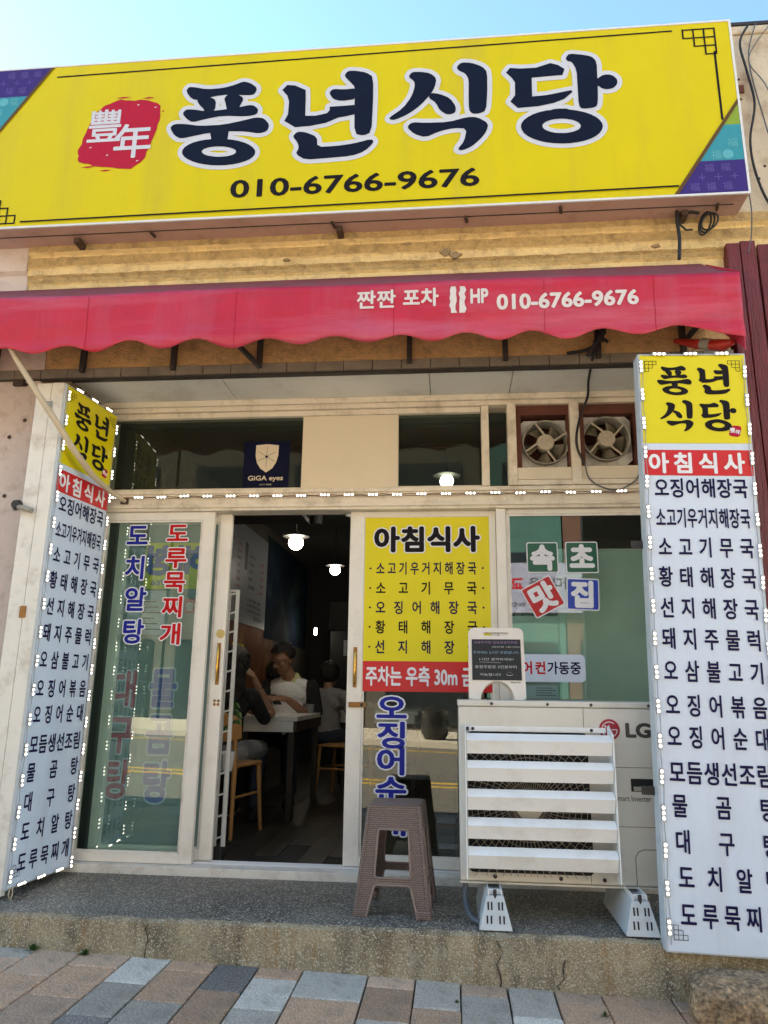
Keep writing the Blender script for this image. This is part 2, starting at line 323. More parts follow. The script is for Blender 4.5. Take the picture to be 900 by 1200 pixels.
class MB:
    def __init__(s): s.v = []; s.f = []; s.mi = []
    def add(s, V, F, mi=0):
        n = len(s.v); s.v += [tuple(p) for p in V]; s.f += [tuple(i + n for i in f) for f in F]; s.mi += [mi] * len(F); return s
    def box(s, x0, x1, y0, y1, z0, z1, mi=0):
        return s.add([(x0, y0, z0), (x1, y0, z0), (x1, y1, z0), (x0, y1, z0), (x0, y0, z1), (x1, y0, z1), (x1, y1, z1), (x0, y1, z1)],
                     [(0, 3, 2, 1), (4, 5, 6, 7), (0, 1, 5, 4), (1, 2, 6, 5), (2, 3, 7, 6), (3, 0, 4, 7)], mi)
    def bar(s, a, b, w, h, upv=(0, 0, 1), mi=0):
        a = Vector(a); b = Vector(b); d = (b - a).normalized(); u = Vector(upv)
        sx = d.cross(u)
        if sx.length < 1e-4: sx = d.cross(Vector((0, 1, 0)))
        sx.normalize(); u = sx.cross(d)
        V = []
        for p in (a, b):
            for i, j in ((-1, -1), (1, -1), (1, 1), (-1, 1)): V.append(p + sx * i * w / 2 + u * j * h / 2)
        return s.add(V, [(3, 2, 1, 0), (4, 5, 6, 7), (0, 1, 5, 4), (1, 2, 6, 5), (2, 3, 7, 6), (3, 0, 4, 7)], mi)
    def tube(s, pts, r, n=8, mi=0, closed=False):
        pts = [Vector(p) for p in pts]; rs = r if isinstance(r, (list, tuple)) else [r] * len(pts)
        V = []; F = []; K = len(pts); nrm = None
        for i, p in enumerate(pts):
            if closed: d = pts[(i + 1) % K] - pts[i - 1]
            else: d = pts[min(i + 1, K - 1)] - pts[max(i - 1, 0)]
            d.normalize()
            if nrm is None:
                nrm = d.cross(Vector((0, 0, 1)))
                if nrm.length < 1e-3: nrm = d.cross(Vector((0, 1, 0)))
            nrm = (nrm - d * nrm.dot(d)).normalized(); bn = d.cross(nrm)
            for k in range(n):
                a = 2 * math.pi * k / n
                V.append(p + (nrm * math.cos(a) + bn * math.sin(a)) * rs[i])
        for i in range(K if closed else K - 1):
            j = (i + 1) % K
            for k in range(n): F.append((i * n + k, i * n + (k + 1) % n, j * n + (k + 1) % n, j * n + k))
        if not closed: F += [tuple(reversed(range(n))), tuple((K - 1) * n + k for k in range(n))]
        return s.add(V, F, mi)
    def prism(s, poly, a0, a1, axis='y', mi=0):
        """closed 2D outline pushed along one axis (poly is in the two other axes, x-z, y-z or x-y)"""
        n = len(poly); V = []
        for a in (a0, a1):
            for p, q in poly:
                V.append((p, a, q) if axis == 'y' else (a, p, q) if axis == 'x' else (p, q, a))
        return s.add(V, [tuple(range(n)), tuple(reversed(range(n, 2 * n)))] + [(i, i + n, (i + 1) % n + n, (i + 1) % n) for i in range(n)], mi)
    def lathe(s, prof, c=(0, 0, 0), n=24, axis='z', mi=0):
        V = []; F = []; K = len(prof)
        for r, h in prof:
            for k in range(n):
                a = 2 * math.pi * k / n; x, y = r * math.cos(a), r * math.sin(a)
                V.append((c[0] + x, c[1] + y, c[2] + h) if axis == 'z' else (c[0] + x, c[1] + h, c[2] + y))
        for i in range(K - 1):
            for k in range(n): F.append((i * n + k, i * n + (k + 1) % n, (i + 1) * n + (k + 1) % n, (i + 1) * n + k))
        F += [tuple(range(n)), tuple(range((K - 1) * n, K * n))]
        return s.add(V, F, mi)
    def build(s, name, mats, parent=None, local=False, bevel=0, smooth=None, label=None, kind=None, seg=2):
        me = bpy.data.meshes.new(name)
        V = s.v
        if parent is not None and not local:
            inv = ROOT[parent.name].inverted(); V = [inv @ Vector(p) for p in s.v]
        me.from_pydata(V, [], s.f)
        if not isinstance(mats, (list, tuple)): mats = [mats]
        for m in mats: me.materials.append(M[m] if isinstance(m, str) else m)
        me.polygons.foreach_set('material_index', s.mi)
        bm = bmesh.new(); bm.from_mesh(me); bmesh.ops.recalc_face_normals(bm, faces=bm.faces); bm.to_mesh(me); bm.free()
        if smooth is not None:
            me.shade_smooth(); me.set_sharp_from_angle(angle=R(smooth))
        o = bpy.data.objects.new(name, me); C.objects.link(o)
        if parent is not None:
            o.parent = parent; ROOT[o.name] = ROOT[parent.name]
        else: ROOT[o.name] = Matrix()
        if bevel:
            b = o.modifiers.new('bevel', 'BEVEL'); b.width = bevel; b.segments = seg; b.limit_method = 'ANGLE'; b.angle_limit = R(35)
        if label: o['label'] = label
        if kind: o['kind'] = kind
        return o

def copy_tree(o, parent=None):
    c = o.copy(); C.objects.link(c)
    if parent is not None: c.parent = parent
    ROOT[c.name] = ROOT.get(o.name, Matrix())
    for ch in [k for k in bpy.data.objects if k.parent == o]: copy_tree(ch, c)
    return c

def arc(cx, cz, r, a0, a1, n=8, rz=None):
    rz = rz or r
    return [(cx + r * math.cos(R(a0 + (a1 - a0) * i / n)), cz + rz * math.sin(R(a0 + (a1 - a0) * i / n))) for i in range(n + 1)]
def rrect(x0, x1, z0, z1, r, n=5):
    return arc(x1 - r, z0 + r, r, -90, 0, n) + arc(x1 - r, z1 - r, r, 0, 90, n) + arc(x0 + r, z1 - r, r, 90, 180, n) + arc(x0 + r, z0 + r, r, 180, 270, n)

# ------------------------------------------------------------------ lettering
_tc = {}
def text2d(s, off=0.0):
    """flat outline mesh of a line of text in the default font, as 2D points and faces"""
    k = (s, off)
    if k in _tc: return _tc[k]
    c = bpy.data.curves.new('t', 'FONT'); c.body = s; c.size = 1; c.offset = off; c.resolution_u = 3
    o = bpy.data.objects.new('t', c); C.objects.link(o)
    dg = bpy.context.evaluated_depsgraph_get()
    me = bpy.data.meshes.new_from_object(o.evaluated_get(dg))
    V = [(v.co.x, v.co.y) for v in me.vertices]; F = [tuple(p.vertices) for p in me.polygons]
    bpy.data.objects.remove(o); bpy.data.curves.remove(c); bpy.data.meshes.remove(me)
    _tc[k] = (V, F)
    return V, F
def union2d(polys, raw=False):
    """merge overlapping outlines into one clean flat mesh"""
    V = []; F = []
    for p in polys:
        n = len(V)
        a = sum(p[i][0] * p[(i + 1) % len(p)][1] - p[(i + 1) % len(p)][0] * p[i][1] for i in range(len(p)))
        q = p if a > 0 else p[::-1]
        V += [Vector((x, y)) for x, y in q]; F.append(list(range(n, n + len(q))))
    r = delaunay_2d_cdt(V, [], F, 1, 1e-6)
    return [tuple(v) for v in r[0]], [tuple(f) for f, o in zip(r[2], r[5]) if o or raw]
def boundary(V, F):
    cnt = {}
    for f in F:
        for i in range(len(f)):
            e = (f[i], f[(i + 1) % len(f)]); k = (min(e), max(e)); cnt[k] = cnt.get(k, 0) + 1
    return [k for k, c in cnt.items() if c == 1]
def dilate(V, F, r, n=5):
    polys = [[V[i] for i in f] for f in F]
    for a, b in boundary(V, F):
        ax, ay = V[a]; bx, by = V[b]; dx, dy = bx - ax, by - ay; L = math.hypot(dx, dy)
        if L < 1e-7: continue
        t = math.degrees(math.atan2(dy, dx))
        polys.append(arc(bx, by, r, t - 90, t + 90, n) + arc(ax, ay, r, t + 90, t + 270, n))
    E = boundary(V, F); W, G = union2d(polys, True)
    if not G: return W, G
    P = np.array(W); Cn = np.array([P[list(f)].mean(axis=0) for f in G]); keep = np.zeros(len(G), bool)
    for a, b in E:
        A = np.array(V[a]); D = np.array(V[b]) - A; dd = D @ D
        t = np.clip(((Cn - A) @ D) / max(dd, 1e-12), 0, 1)
        keep |= np.linalg.norm(Cn - (A + t[:, None] * D), axis=1) <= r * 1.0005
    for f in F:
        T = np.array([V[i] for i in f])
        if len(T) > 3:
            c = np.zeros(len(G), bool)
            for i in range(len(T)):
                p, q = T[i], T[i - 1]
                if p[1] != q[1]: c ^= ((p[1] > Cn[:, 1]) != (q[1] > Cn[:, 1])) & (Cn[:, 0] < (q[0] - p[0]) * (Cn[:, 1] - p[1]) / (q[1] - p[1]) + p[0])
            keep |= c
        else:
            s = [(T[(i + 1) % 3][0] - T[i][0]) * (Cn[:, 1] - T[i][1]) - (T[(i + 1) % 3][1] - T[i][1]) * (Cn[:, 0] - T[i][0]) for i in range(3)]
            keep |= ((s[0] >= 0) & (s[1] >= 0) & (s[2] >= 0)) | ((s[0] <= 0) & (s[1] <= 0) & (s[2] <= 0))
    return W, [f for f, k in zip(G, keep) if k]
_gd = {}
def glyph(ch, off=.02, out=0.0):
    k = (ch, off, out)
    if k not in _gd:
        V, F = text2d(ch)
        # weld duplicate points so that boundaries are found
        key = {}; mp = []; W = []
        for v in V:
            q = (round(v[0], 5), round(v[1], 5))
            if q not in key: key[q] = len(W); W.append(v)
            mp.append(key[q])
        F2 = [tuple(mp[i] for i in f) for f in F]; F2 = [f for f in F2 if len(set(f)) == len(f) and abs(sum(W[f[i]][0] * W[f[(i + 1) % len(f)]][1] - W[f[(i + 1) % len(f)]][0] * W[f[i]][1] for i in range(len(f)))) > 1e-7]
        if off + out > 0: W, F2 = dilate(W, F2, off + out, 4 if out else 2)
        _gd[k] = (W, F2)
    return _gd[k]
def put(mb, VF, cx, cz, sx, sz, ox, oz, y, rot=0, mi=0, flip=False):
    """place 2D art: (ox, oz) is the art's own centre, (cx, cz) where it goes"""
    ca, sa = math.cos(rot), math.sin(rot)
    P = []
    for a, b in VF[0]:
        u = (a - ox) * sx * (-1 if flip else 1); w = (b - oz) * sz
        P.append((cx + u * ca - w * sa, y(cx + u, cz + w) if callable(y) else y, cz + u * sa + w * ca))
    mb.add(P, VF[1], mi)
def chars(mb, s, cs, cz, w, h, y, off=.02, out=0.0, rot=0, mi=0, flip=False):
    """one Hangul syllable at each centre of cs"""
    for c, cx in zip(s, cs):
        if c == ' ': continue
        z = cz
        if isinstance(cx, tuple): cx, z = cx
        put(mb, glyph(c, off, out), cx, z, w / .90, h / .90, .46, .375, y, rot, mi, flip)
def row(mb, s, x0, x1, cz, w, h, y, off=.02, out=0.0, mi=0):
    n = len(s); a = x0 + w / 2; b = x1 - w / 2
    chars(mb, s, [a + (b - a) * i / max(1, n - 1) for i in range(n)], cz, w, h, y, off, out, 0, mi)
def fit(mb, s, x0, x1, z0, z1, y, off=.02, mi=0, flip=False, rot=0):
    V, F = text2d(s) if off <= 0 else glyph(s, off)
    xs = [v[0] for v in V]; zs = [v[1] for v in V]; a, b, c, d = min(xs), max(xs), min(zs), max(zs)
    put(mb, (V, F), (x0 + x1) / 2, (z0 + z1) / 2, (x1 - x0) / (b - a), (z1 - z0) / (d - c), (a + b) / 2, (c + d) / 2, y, rot, mi, flip)
def flat(mb, poly, y, mi=0):
    mb.add([(p, y, q) for p, q in poly], [tuple(range(len(poly)))], mi)
def line(mb, a, b, w, y, mi=0):
    d = Vector((b[0] - a[0], b[1] - a[1])).normalized() * w / 2; n = (-d.y, d.x)
    flat(mb, [(a[0] - n[0], a[1] - n[1]), (b[0] - n[0], b[1] - n[1]), (b[0] + n[0], b[1] + n[1]), (a[0] + n[0], a[1] + n[1])], y, mi)
BRUSH = {
 'pung': [[(-1566,4667),(-1558,4684),(-1548,4691),(-1530,4689),(-1505,4684),(-1460,4671),(-1419,4666),(-1362,4667),(-1322,4672),(-1279,4683),(-1252,4692),(-1228,4702),(-1209,4703),(-1185,4695),(-1165,4683),(-1138,4659),(-1132,4640),(-1141,4616),(-1152,4606),(-1171,4603),(-1206,4606),(-1277,4615),(-1325,4617),(-1378,4613),(-1416,4606),(-1459,4594),(-1487,4592),(-1516,4598),(-1537,4614),(-1560,4647)],[(-1483,4601),(-1439,4608),(-1413,4605),(-1388,4591),(-1378,4568),(-1379,4523),(-1392,4501),(-1424,4490),(-1440,4496),(-1448,4520),(-1457,4534),(-1471,4548),(-1482,4563),(-1495,4588)],[(-1292,4624),(-1268,4623),(-1246,4614),(-1217,4593),(-1211,4571),(-1226,4539),(-1232,4518),(-1234,4498),(-1250,4492),(-1289,4498),(-1307,4511),(-1314,4539),(-1319,4560),(-1327,4584),(-1324,4600),(-1308,4617)],[(-1575,4508),(-1563,4525),(-1548,4530),(-1521,4527),(-1497,4523),(-1461,4514),(-1424,4510),(-1367,4510),(-1321,4513),(-1260,4519),(-1222,4524),(-1188,4531),(-1168,4533),(-1150,4530),(-1137,4522),(-1121,4506),(-1116,4492),(-1120,4472),(-1135,4462),(-1171,4456),(-1216,4457),(-1295,4466),(-1350,4466),(-1411,4457),(-1452,4449),(-1495,4439),(-1519,4440),(-1538,4453),(-1553,4467),(-1572,4492)],[(-1643,4411),(-1630,4426),(-1610,4431),(-1573,4429),(-1537,4423),(-1483,4411),(-1432,4407),(-1353,4406),(-1295,4411),(-1226,4423),(-1182,4432),(-1140,4441),(-1113,4442),(-1086,4436),(-1069,4423),(-1050,4397),(-1045,4377),(-1051,4353),(-1064,4340),(-1091,4332),(-1118,4333),(-1162,4344),(-1206,4351),(-1276,4357),(-1327,4359),(-1388,4355),(-1432,4350),(-1484,4341),(-1519,4335),(-1558,4328),(-1583,4330),(-1606,4344),(-1622,4361),(-1640,4393)],[(-1402,4376),(-1285,4368),(-1291,4279),(-1384,4285)],[(-1117,4203),(-1120,4186),(-1234,4207),(-1233,4214)],[(-1120,4186),(-1132,4169),(-1240,4201),(-1234,4207)],[(-1132,4169),(-1151,4155),(-1249,4195),(-1240,4201)],[(-1151,4155),(-1178,4143),(-1261,4191),(-1249,4195)],[(-1178,4143),(-1210,4134),(-1277,4188),(-1261,4191)],[(-1210,4134),(-1247,4128),(-1294,4186),(-1277,4188)],[(-1247,4128),(-1288,4125),(-1313,4185),(-1294,4186)],[(-1288,4125),(-1331,4126),(-1334,4185),(-1313,4185)],[(-1331,4126),(-1374,4130),(-1354,4187),(-1334,4185)],[(-1374,4130),(-1416,4138),(-1373,4191),(-1354,4187)],[(-1416,4138),(-1455,4149),(-1392,4195),(-1373,4191)],[(-1455,4149),(-1489,4162),(-1408,4200),(-1392,4195)],[(-1489,4162),(-1518,4178),(-1421,4206),(-1408,4200)],[(-1518,4178),(-1540,4195),(-1431,4213),(-1421,4206)],[(-1540,4195),(-1554,4213),(-1437,4220),(-1431,4213)],[(-1554,4213),(-1560,4231),(-1440,4227),(-1437,4220)],[(-1560,4231),(-1557,4249),(-1438,4234),(-1440,4227)],[(-1557,4249),(-1545,4266),(-1433,4240),(-1438,4234)],[(-1545,4266),(-1526,4280),(-1424,4246),(-1433,4240)],[(-1526,4280),(-1499,4293),(-1411,4250),(-1424,4246)],[(-1499,4293),(-1466,4302),(-1396,4254),(-1411,4250)],[(-1466,4302),(-1428,4308),(-1378,4256),(-1396,4254)],[(-1428,4308),(-1387,4310),(-1359,4257),(-1378,4256)],[(-1387,4310),(-1344,4309),(-1338,4256),(-1359,4257)],[(-1344,4309),(-1300,4305),(-1318,4254),(-1338,4256)],[(-1300,4305),(-1258,4297),(-1298,4251),(-1318,4254)],[(-1258,4297),(-1219,4286),(-1280,4246),(-1298,4251)],[(-1219,4286),(-1185,4272),(-1264,4241),(-1280,4246)],[(-1185,4272),(-1157,4256),(-1251,4235),(-1264,4241)],[(-1157,4256),(-1136,4239),(-1241,4228),(-1251,4235)],[(-1136,4239),(-1122,4221),(-1235,4221),(-1241,4228)],[(-1122,4221),(-1117,4203),(-1233,4214),(-1235,4221)]],
 'nyeon': [[(-977,4625),(-948,4660),(-901,4653),(-835,4615),(-832,4542),(-831,4434),(-770,4430),(-702,4443),(-687,4463),(-688,4487),(-620,4487),(-541,4489),(-540,4423),(-595,4412),(-633,4408),(-707,4376),(-798,4361),(-889,4358),(-955,4407),(-935,4451),(-932,4540),(-944,4583)],[(-689,4592),(-677,4606),(-658,4609),(-622,4604),(-591,4602),(-548,4605),(-531,4589),(-530,4546),(-550,4527),(-601,4523),(-631,4525),(-659,4535),(-675,4549),(-689,4576)],[(-603,4705),(-592,4725),(-576,4732),(-546,4730),(-521,4725),(-486,4715),(-464,4703),(-441,4683),(-433,4631),(-432,4520),(-434,4436),(-437,4333),(-449,4288),(-476,4277),(-498,4277),(-526,4287),(-538,4333),(-540,4442),(-541,4512),(-540,4583),(-546,4620),(-564,4644),(-579,4663),(-599,4688)],[(-895,4304),(-879,4321),(-862,4326),(-836,4322),(-811,4313),(-771,4292),(-755,4269),(-753,4230),(-728,4214),(-666,4214),(-619,4216),(-561,4222),(-515,4230),(-457,4244),(-432,4243),(-425,4228),(-435,4210),(-465,4178),(-494,4160),(-535,4146),(-580,4140),(-655,4137),(-714,4135),(-790,4133),(-832,4141),(-865,4165),(-874,4183),(-864,4207),(-862,4224),(-867,4244),(-876,4262),(-894,4287)]],
 'sik': [[(-223,4667),(-212,4686),(-196,4694),(-166,4693),(-142,4689),(-108,4680),(-88,4667),(-69,4646),(-64,4624),(-70,4589),(-78,4566),(-90,4542),(-108,4516),(-142,4474),(-171,4445),(-212,4413),(-245,4393),(-286,4375),(-310,4368),(-328,4372),(-335,4377),(-333,4387),(-316,4402),(-275,4432),(-247,4461),(-218,4505),(-203,4538),(-192,4578),(-189,4601),(-191,4621),(-200,4636),(-219,4653)],[(-84,4538),(-55,4531),(-30,4521),(3,4502),(23,4481),(42,4447),(48,4424),(45,4400),(34,4388),(10,4383),(-10,4388),(-34,4407),(-49,4426),(-61,4456),(-75,4477),(-100,4498),(-107,4514),(-98,4534)],[(61,4716),(76,4733),(96,4738),(131,4733),(157,4725),(190,4708),(210,4692),(226,4669),(231,4628),(230,4548),(227,4490),(222,4422),(212,4391),(191,4381),(173,4377),(151,4378),(137,4384),(126,4399),(122,4432),(122,4499),(123,4545),(124,4594),(121,4624),(110,4650),(97,4665),(75,4677),(64,4687),(57,4703)],[(-228,4321),(-212,4339),(-188,4344),(-143,4338),(-96,4335),(-22,4333),(29,4338),(87,4353),(122,4358),(155,4356),(182,4345),(218,4318),(229,4296),(223,4268),(213,4246),(194,4218),(175,4197),(147,4170),(123,4154),(90,4140),(72,4138),(59,4145),(63,4159),(84,4186),(96,4215),(105,4263),(92,4283),(52,4288),(16,4286),(-33,4276),(-68,4264),(-109,4245),(-140,4243),(-177,4258),(-201,4275),(-225,4303)]],
 'dang': [[(339,4647),(362,4678),(423,4669),(511,4668),(592,4694),(635,4678),(672,4646),(658,4605),(595,4604),(484,4600),(482,4472),(561,4475),(634,4487),(703,4499),(709,4485),(660,4441),(602,4419),(515,4403),(400,4399),(358,4446),(386,4488),(388,4576),(370,4609)],[(685,4729),(698,4746),(719,4749),(759,4741),(786,4735),(814,4726),(832,4715),(848,4693),(854,4657),(852,4586),(851,4525),(848,4443),(844,4402),(837,4380),(817,4371),(774,4368),(753,4372),(743,4387),(739,4423),(739,4501),(739,4555),(739,4614),(733,4649),(720,4680),(709,4694),(695,4697),(687,4704),(682,4717)],[(961,4535),(958,4520),(949,4507),(936,4496),(920,4491),(902,4489),(885,4493),(869,4501),(857,4514),(850,4528),(848,4544),(852,4560),(861,4573),(874,4583),(890,4589),(908,4590),(925,4587),(941,4578),(952,4566),(960,4551)],[(841,4567),(889,4576),(884,4506),(838,4520)],[(570,4370),(602,4378),(630,4379),(670,4376),(688,4367),(693,4344),(677,4334),(631,4330),(600,4337),(569,4359)],[(864,4243),(858,4222),(741,4246),(744,4255)],[(858,4222),(844,4201),(735,4237),(741,4246)],[(844,4201),(823,4183),(725,4230),(735,4237)],[(823,4183),(794,4168),(711,4224),(725,4230)],[(794,4168),(759,4156),(695,4219),(711,4224)],[(759,4156),(720,4149),(676,4216),(695,4219)],[(720,4149),(678,4145),(657,4214),(676,4216)],[(678,4145),(634,4146),(636,4215),(657,4214)],[(634,4146),(591,4151),(615,4217),(636,4215)],[(591,4151),(549,4160),(596,4221),(615,4217)],[(549,4160),(510,4173),(577,4227),(596,4221)],[(510,4173),(476,4189),(562,4234),(577,4227)],[(476,4189),(448,4208),(549,4242),(562,4234)],[(448,4208),(428,4229),(539,4251),(549,4242)],[(428,4229),(416,4252),(534,4260),(539,4251)],[(416,4252),(412,4274),(532,4269),(534,4260)],[(412,4274),(417,4296),(534,4279),(532,4269)],[(417,4296),(431,4317),(541,4287),(534,4279)],[(431,4317),(453,4335),(551,4295),(541,4287)],[(453,4335),(482,4351),(564,4301),(551,4295)],[(482,4351),(517,4363),(581,4306),(564,4301)],[(517,4363),(557,4371),(599,4309),(581,4306)],[(557,4371),(600,4374),(619,4310),(599,4309)],[(600,4374),(644,4373),(640,4310),(619,4310)],[(644,4373),(689,4368),(661,4308),(640,4310)],[(689,4368),(731,4358),(681,4303),(661,4308)],[(731,4358),(769,4345),(699,4298),(681,4303)],[(769,4345),(803,4328),(714,4291),(699,4298)],[(803,4328),(830,4309),(727,4283),(714,4291)],[(830,4309),(849,4288),(736,4274),(727,4283)],[(849,4288),(861,4266),(742,4264),(736,4274)],[(861,4266),(864,4243),(744,4255),(742,4264)]],
}
_bc = {}
def brush(k, out=0.0):
    if (k, out) not in _bc:
        VF = union2d([[(a / 1000, b / 1000) for a, b in p] for p in BRUSH[k]])
        if out: VF = dilate(VF[0], VF[1], out, 6)
        _bc[(k, out)] = VF
    return _bc[(k, out)]
BB = {'pung': (-1.344, 4.414), 'nyeon': (-.701, 4.432), 'sik': (-.052, 4.438), 'dang': (.65, 4.447)}   # centres
from mathutils import noise

# =================================================================== GROUND
TILT = -.028
def gz(x): return TILT * (x + .2)
def tilt_x(mb):            # the street falls gently to the right
    mb.v = [(x, y, z + gz(x)) for x, y, z in mb.v]; return mb
def solid(name, mb, mat, **k):
    o = mb.build(name, mat, None, **k); o['kind'] = 'structure'; return o
solid('ground', tilt_x(MB().box(-60, 60, -60, 40, -.6, -.14)), 'asphalt')
road = solid('road', tilt_x(MB().box(-60, 60, -13.2, -3.4, -.14, -.12)), 'asphalt')
pave = solid('pavement', tilt_x(MB().box(-14, 14, -3.2, -.5, -.3, -.018)), 'joint')
mk = MB()
for y0, w in ((-6.35, .11), (-6.75, .11), (-12.1, .13)):
    mk.box(-60, 60, y0 - w / 2, y0 + w / 2, -.12, -.114)
tilt_x(mk).build('yellow_line', 'road_yellow', road)
solid('far_pavement', tilt_x(MB().box(-60, 60, -18, -13.2, -.3, .0)), 'far_pave')
kerb = []
kb = None
for i in range(-8, 8):
    x = i * 1.0
    m = MB().box(-.495, .495, -.1, .1, -.2, -.005)
    if kb is None:
        kb = m.build('kerb_stone', 'pav_g', pave, local=True, bevel=.012); o = kb
    else:
        o = kb.copy(); C.objects.link(o)
    o.location = (x, -3.3, gz(x)); o.rotation_euler = (0, math.atan(-TILT), 0)

# pavers: measured column seams, two-tone mix of granites
seams = [-1.621, -1.398, -1.217, -1.012, -.832, -.641, -.365, -.167, .019, .208, .399, .585, .863]
while seams[0] > -3.6: seams.insert(0, seams[0] - .205)
while seams[-1] < 2.4: seams.append(seams[-1] + .205)
known = {-1.621: 'ps', -1.398: 'lg', -1.217: 'ss', -1.012: 'ds', -.832: 'sl', -.641: 'ls', -.365: 'ps', -.167: 'gs', .019: 'pg', .208: 'gl', .399: 'ps', .585: 'ss'}
bases = {}
def paver_mesh(w, l, k):
    key = (round(w, 2), round(l, 2), k)
    if key not in bases:
        m = MB(); hw, hl = w / 2 - .0035, l / 2 - .0035
        m.box(-hw, hw, -hl, hl, -.03, -.0025); n = len(m.v)
        m.v[4:8] = [(p[0], p[1], -.0045) for p in m.v[4:8]]
        t = .004
        m.add([(-hw + t, -hl + t, 0), (hw - t, -hl + t, 0), (hw - t, hl - t, 0), (-hw + t, hl - t, 0)], [(0, 1, 2, 3)])
        m.f.pop(1); m.mi.pop(1)
        for a, b in ((4, 5), (5, 6), (6, 7), (7, 4)): m.f.append((a, b, b + 4, a + 4)); m.mi.append(0)
        me = bpy.data.meshes.new('paver'); me.from_pydata(m.v, [], m.f); me.materials.append(M['pav_' + k]); bases[key] = me
    return bases[key]
rnd = random.Random(11)
for i in range(len(seams) - 1):
    x0, x1 = seams[i], seams[i + 1]; xc = (x0 + x1) / 2
    y = -.56; first = -.90 if (i - seams.index(-1.398)) % 2 else -1.06
    if abs(x0 + 1.621) < .01: first = -.93
    ks = known.get(round(x0, 3)); r = 0
    ends = [first] + [first - .3 * j for j in range(1, 9)]
    for e in ends:
        if e < -3.2: break
        l = y - e
        k = ks[r] if ks and r < 2 else rnd.choice('sssppglgsd' if r else 'ssppg')
        o = bpy.data.objects.new('paver', paver_mesh(x1 - x0, l, k)); C.objects.link(o)
        o.parent = pave; o.location = (xc, (y + e) / 2, gz(xc) + rnd.uniform(-.0015, .002))
        o.rotation_euler = (rnd.uniform(-.004, .004), math.atan(-TILT) + rnd.uniform(-.005, .005), 0)
        y = e; r += 1

# =================================================================== LEDGE (concrete step)
ledge = MB()
LX0, LX1, nseg = -6.0, 3.4, 140
rl = random.Random(5)
prev = None
for i in range(nseg + 1):
    x = LX0 + (LX1 - LX0) * i / nseg; j = rl.uniform(-.006, .006); k = rl.uniform(-.005, .003)
    P = [(x, .0, .19), (x, -.40, .188), (x, -.775 + j, .185 + k), (x, -.795 + j, .172), (x, -.795 + j * .6, .08), (x, -.800, -.2)]
    n = len(ledge.v); ledge.v += P
    if i:
        for a in range(5): ledge.f.append((n - 6 + a, n - 5 + a, n + a + 1, n + a)); ledge.mi.append(0 if a < 2 else 1)
step = ledge.build('concrete_step', ['ledge_top', 'riser'], None, smooth=40)
step['kind'] = 'structure'
cr = MB()
for x, zt, seed in ((-1.33, .17, 1), (.17, .16, 2), (.45, .10, 3)):
    rc = random.Random(seed); pts = []; xx = x
    for i in range(9):
        pts.append((xx, -.7985, zt - zt * 1.1 * i / 8 + .0)); xx += rc.uniform(-.016, .014)
    cr.tube(pts, [.0008 + rc.random() * .0024 for _ in pts], 5)
cr.build('crack', 'crack', step)

# =================================================================== BUILDING
bld = thing('restaurant_building', 'old single storey restaurant building with ochre moulded cornice and cream wall', 'building', (-.4, 0, 0))
# upper wall, cream, behind the signboard (Y -.45 plane), recess ceiling and lintel below the cornice
mb = MB().box(-6, 3.2, -.44, -.10, 3.80, 5.02)
mb.box(-6, 3.25, -.452, -.08, 5.02, 5.075); mb.build('upper_wall', 'cream', bld, bevel=.008)
mb = MB().box(-6, 3.28, -.456, .0, 5.077, 5.098); mb.build('roof_edge_flashing', 'darksteel', bld)
# cornice with three stepped bands
prof = [(-.44, 3.46), (-.462, 3.46), (-.462, 3.535), (-.475, 3.545), (-.475, 3.575), (-.49, 3.59), (-.49, 3.632), (-.50, 3.64),
        (-.50, 3.70), (-.485, 3.708), (-.485, 3.72), (-.51, 3.735), (-.51, 3.79), (-.44, 3.80)]
prof = [(y + .048, z) for y, z in prof]
rc = random.Random(3); N = 160; mb = MB(); K = len(prof)
for i in range(N + 1):
    x = -2.56 + (3.2 + 2.56) * i / N; n = len(mb.v)
    mb.v += [(x, y + rc.uniform(-.0035, .0035), z + rc.uniform(-.0025, .0025)) for y, z in prof]
    if i:
        for a in range(K - 1): mb.f.append((n - K + a, n - K + a + 1, n + a + 1, n + a)); mb.mi.append(1 if a in (3, 4, 7, 11) else 0)
mb.build('cornice', ['ochre', 'ochre_d'], bld, smooth=25)
mb = MB(); mb.prism([(-.38, 3.40), (-.43, 3.40), (-.43, 3.60), (-.452, 3.62), (-.452, 3.798), (-.38, 3.798)], -6, -2.562, 'x')
mb.build('cornice', 'pink', bld)
for x, z, w, h in ((-.02, 3.625, .03, .035), (.035, 3.605, .035, .03), (-.24, 3.69, .03, .012), (1.16, 3.61, .022, .016), (-.95, 3.62, .02, .012)):
    pts = [(x + w * (math.cos(t) * (1 + .3 * math.sin(3 * t + x * 9))), z + h * .6 * math.sin(t) * (1 + .3 * math.cos(4 * t + x))) for t in [2 * math.pi * i / 14 for i in range(14)]]
    MB().prism(pts, -.4555, -.41).build('plaster_patch', 'plaster_patch', bld)
# lintel: rough brown strip between struts and the dark tiled lower edge
MB().box(-2.36, 1.50, -.45, -.12, 2.962, 3.458).build('lintel', 'lintel', bld)
MB().box(-6, -2.363, -.452, -.12, 2.962, 3.398).build('lintel', 'pink', bld)
for i in range(27):
    x = -2.86 + i * .162
    MB().box(x, x + .158, -.458 - (i % 3) * .001, -.405, 2.905, 2.960).build('edge_tile', 'tile_d', bld)
MB().box(-6, 1.50, -.447, -.41, 2.893, 2.903).build('edge_strip', 'darksteel', bld)
MB().box(-6, 1.50, -.45, -.12, 2.9615, 2.9618).build('lintel_underside', 'tile_d', bld)
MB().box(-6, 1.50, -.404, -.12, 2.932, 2.960).build('soffit_batten', 'in_dark', bld)
